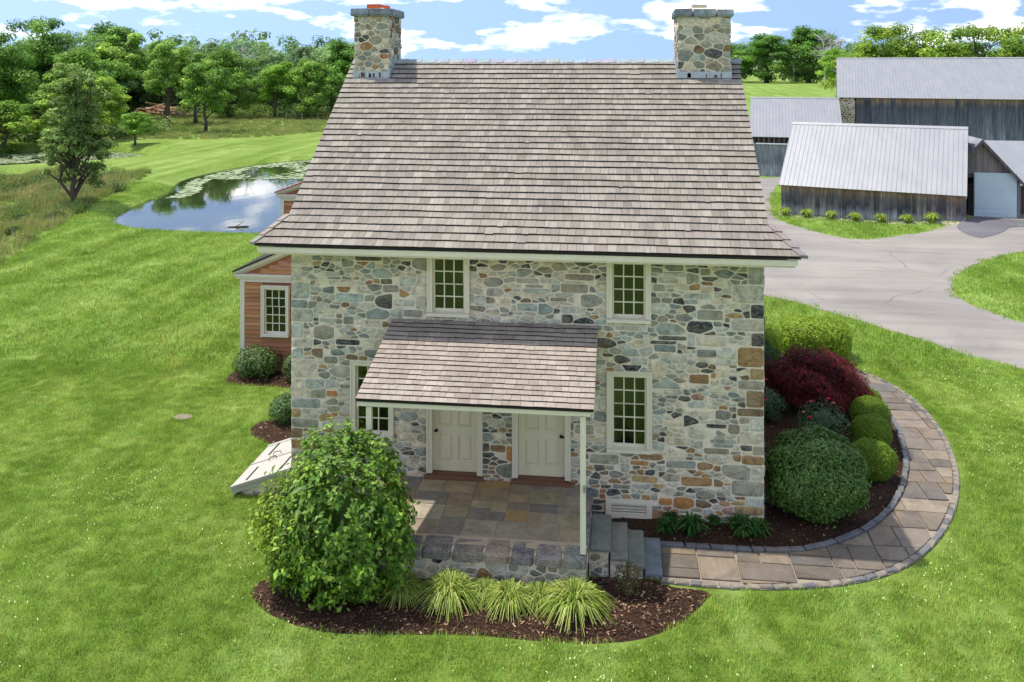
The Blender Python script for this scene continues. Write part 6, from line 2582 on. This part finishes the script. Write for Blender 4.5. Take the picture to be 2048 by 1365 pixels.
scatter("clover_grass", lowp[clover], sc[clover], tufB, "grass dotted with small white clover flowers near the house", "grass")
x, y, t = lawn_points(-40, 24, 2, 45, 16)
kk = t >= 25
x, y, t = x[kk], y[kk], t[kk]
scatter("far_grass", np.stack([x, y, ground_z(x, y)], 1), RNG.uniform(.8, 1.3, len(x)), tufC, "short grass covering the lawn toward pond and barns", "grass")

# tall meadow growth on the wet ground left of the bank
MEAD = [lin(130, 152, 68), lin(148, 160, 86), lin(108, 140, 56), lin(182, 174, 122), lin(92, 122, 50), lin(170, 156, 128), lin(176, 166, 112)]
mm = Mat("meadow_blade", 0.7, 0.15)
mcol = mm.mix(1.0, mm.attr(), mm.ramp(mm.noise(mm.pos(), 0.28, 5, 0.62, 0.6), [(0.32, (0.45, 0.68, 0.34)), (0.48, (0.85, 0.95, 0.68)), (0.62, (1.2, 1.1, 1.05))]), "MULTIPLY")
mm.base(mcol)
leafy(mm, mcol, .35)
tallm = blade_tuft(4, 60, .5, .6, .035, MEAD).mesh("tall_tuft", mm.m)
n = 42000
x, y = RNG.uniform(-75, -22, n), RNG.uniform(4, 58, n)
ok = inside(WILD1, x, y) & seen(x, y, 100, 300)[0] & ~inside(POND2, x, y)
d = edge_dist(CREST, x, y, False)
dens = .35 + .5 * (np.sin(x * .5 + y * .35) > -.2)
ok &= (RNG.random(n) < dens)
x, y, d = x[ok], y[ok], d[ok]
scatter("meadow_growth", np.stack([x, y, ground_z(x, y)], 1), np.clip(.85 + .5 * np.sin(x * .6 + 1) * np.sin(y * .45) + RNG.normal(0, .2, len(x)), .2, 1.5) * (.65 + .35 * sstep(0, 3, d)), tallm, "tall tan and green meadow grass on the wet left slope", "meadow grass")
n = 9000
x, y = RNG.uniform(-110, -38, n), RNG.uniform(76, 135, n)
ok = inside(WILD2, x, y)
x, y = x[ok], y[ok]
scatter("rough_field", np.stack([x, y, ground_z(x, y)], 1), RNG.uniform(.3, .8, len(x)), tallm, "rough tan field grass before the left wood", "field grass")
# weedy bushes on the wet ground
rng = np.random.default_rng(19)
Vs, Fs, Cs = [], [], []
off = 0
for k in range(200):
    x, y = rng.uniform(-62, -24), rng.uniform(10, 52)
    if not bool(inside(WILD1, np.array([x]), np.array([y]))[0]):
        continue
    s = rng.uniform(.4, 1.35)
    z = float(ground_z(np.array([x]), np.array([y]))[0])
    m_ = 420
    dd = sphere_dirs(m_, rng)
    dd[:, 2] = np.abs(dd[:, 2])
    p = np.array([x, y, z]) + dd * (rng.random((m_, 1)) ** .35) * np.array([s * 1.2, s * 1.2, s])
    base0 = np.array([lin(60, 92, 34), lin(80, 108, 40), lin(50, 80, 34), lin(120, 124, 60)][rng.integers(0, 4)])
    V, F_, CC = leaf_quads(p, dd + np.array([0, 0, .4]), .13 * np.exp(rng.normal(0, .25, m_)), .6, vary(base0, m_, rng, .2, .07), rng, .2)
    Vs.append(V)
    Fs.append(F_ + off)
    Cs.append(CC)
    off += len(V)
tag(link("wet_weeds", np_mesh("wet_weeds", np.concatenate(Vs), np.concatenate(Fs), M["leaf"], np.concatenate(Cs))), "low weedy bushes scattered on the wet left slope", "weeds", kind="stuff")
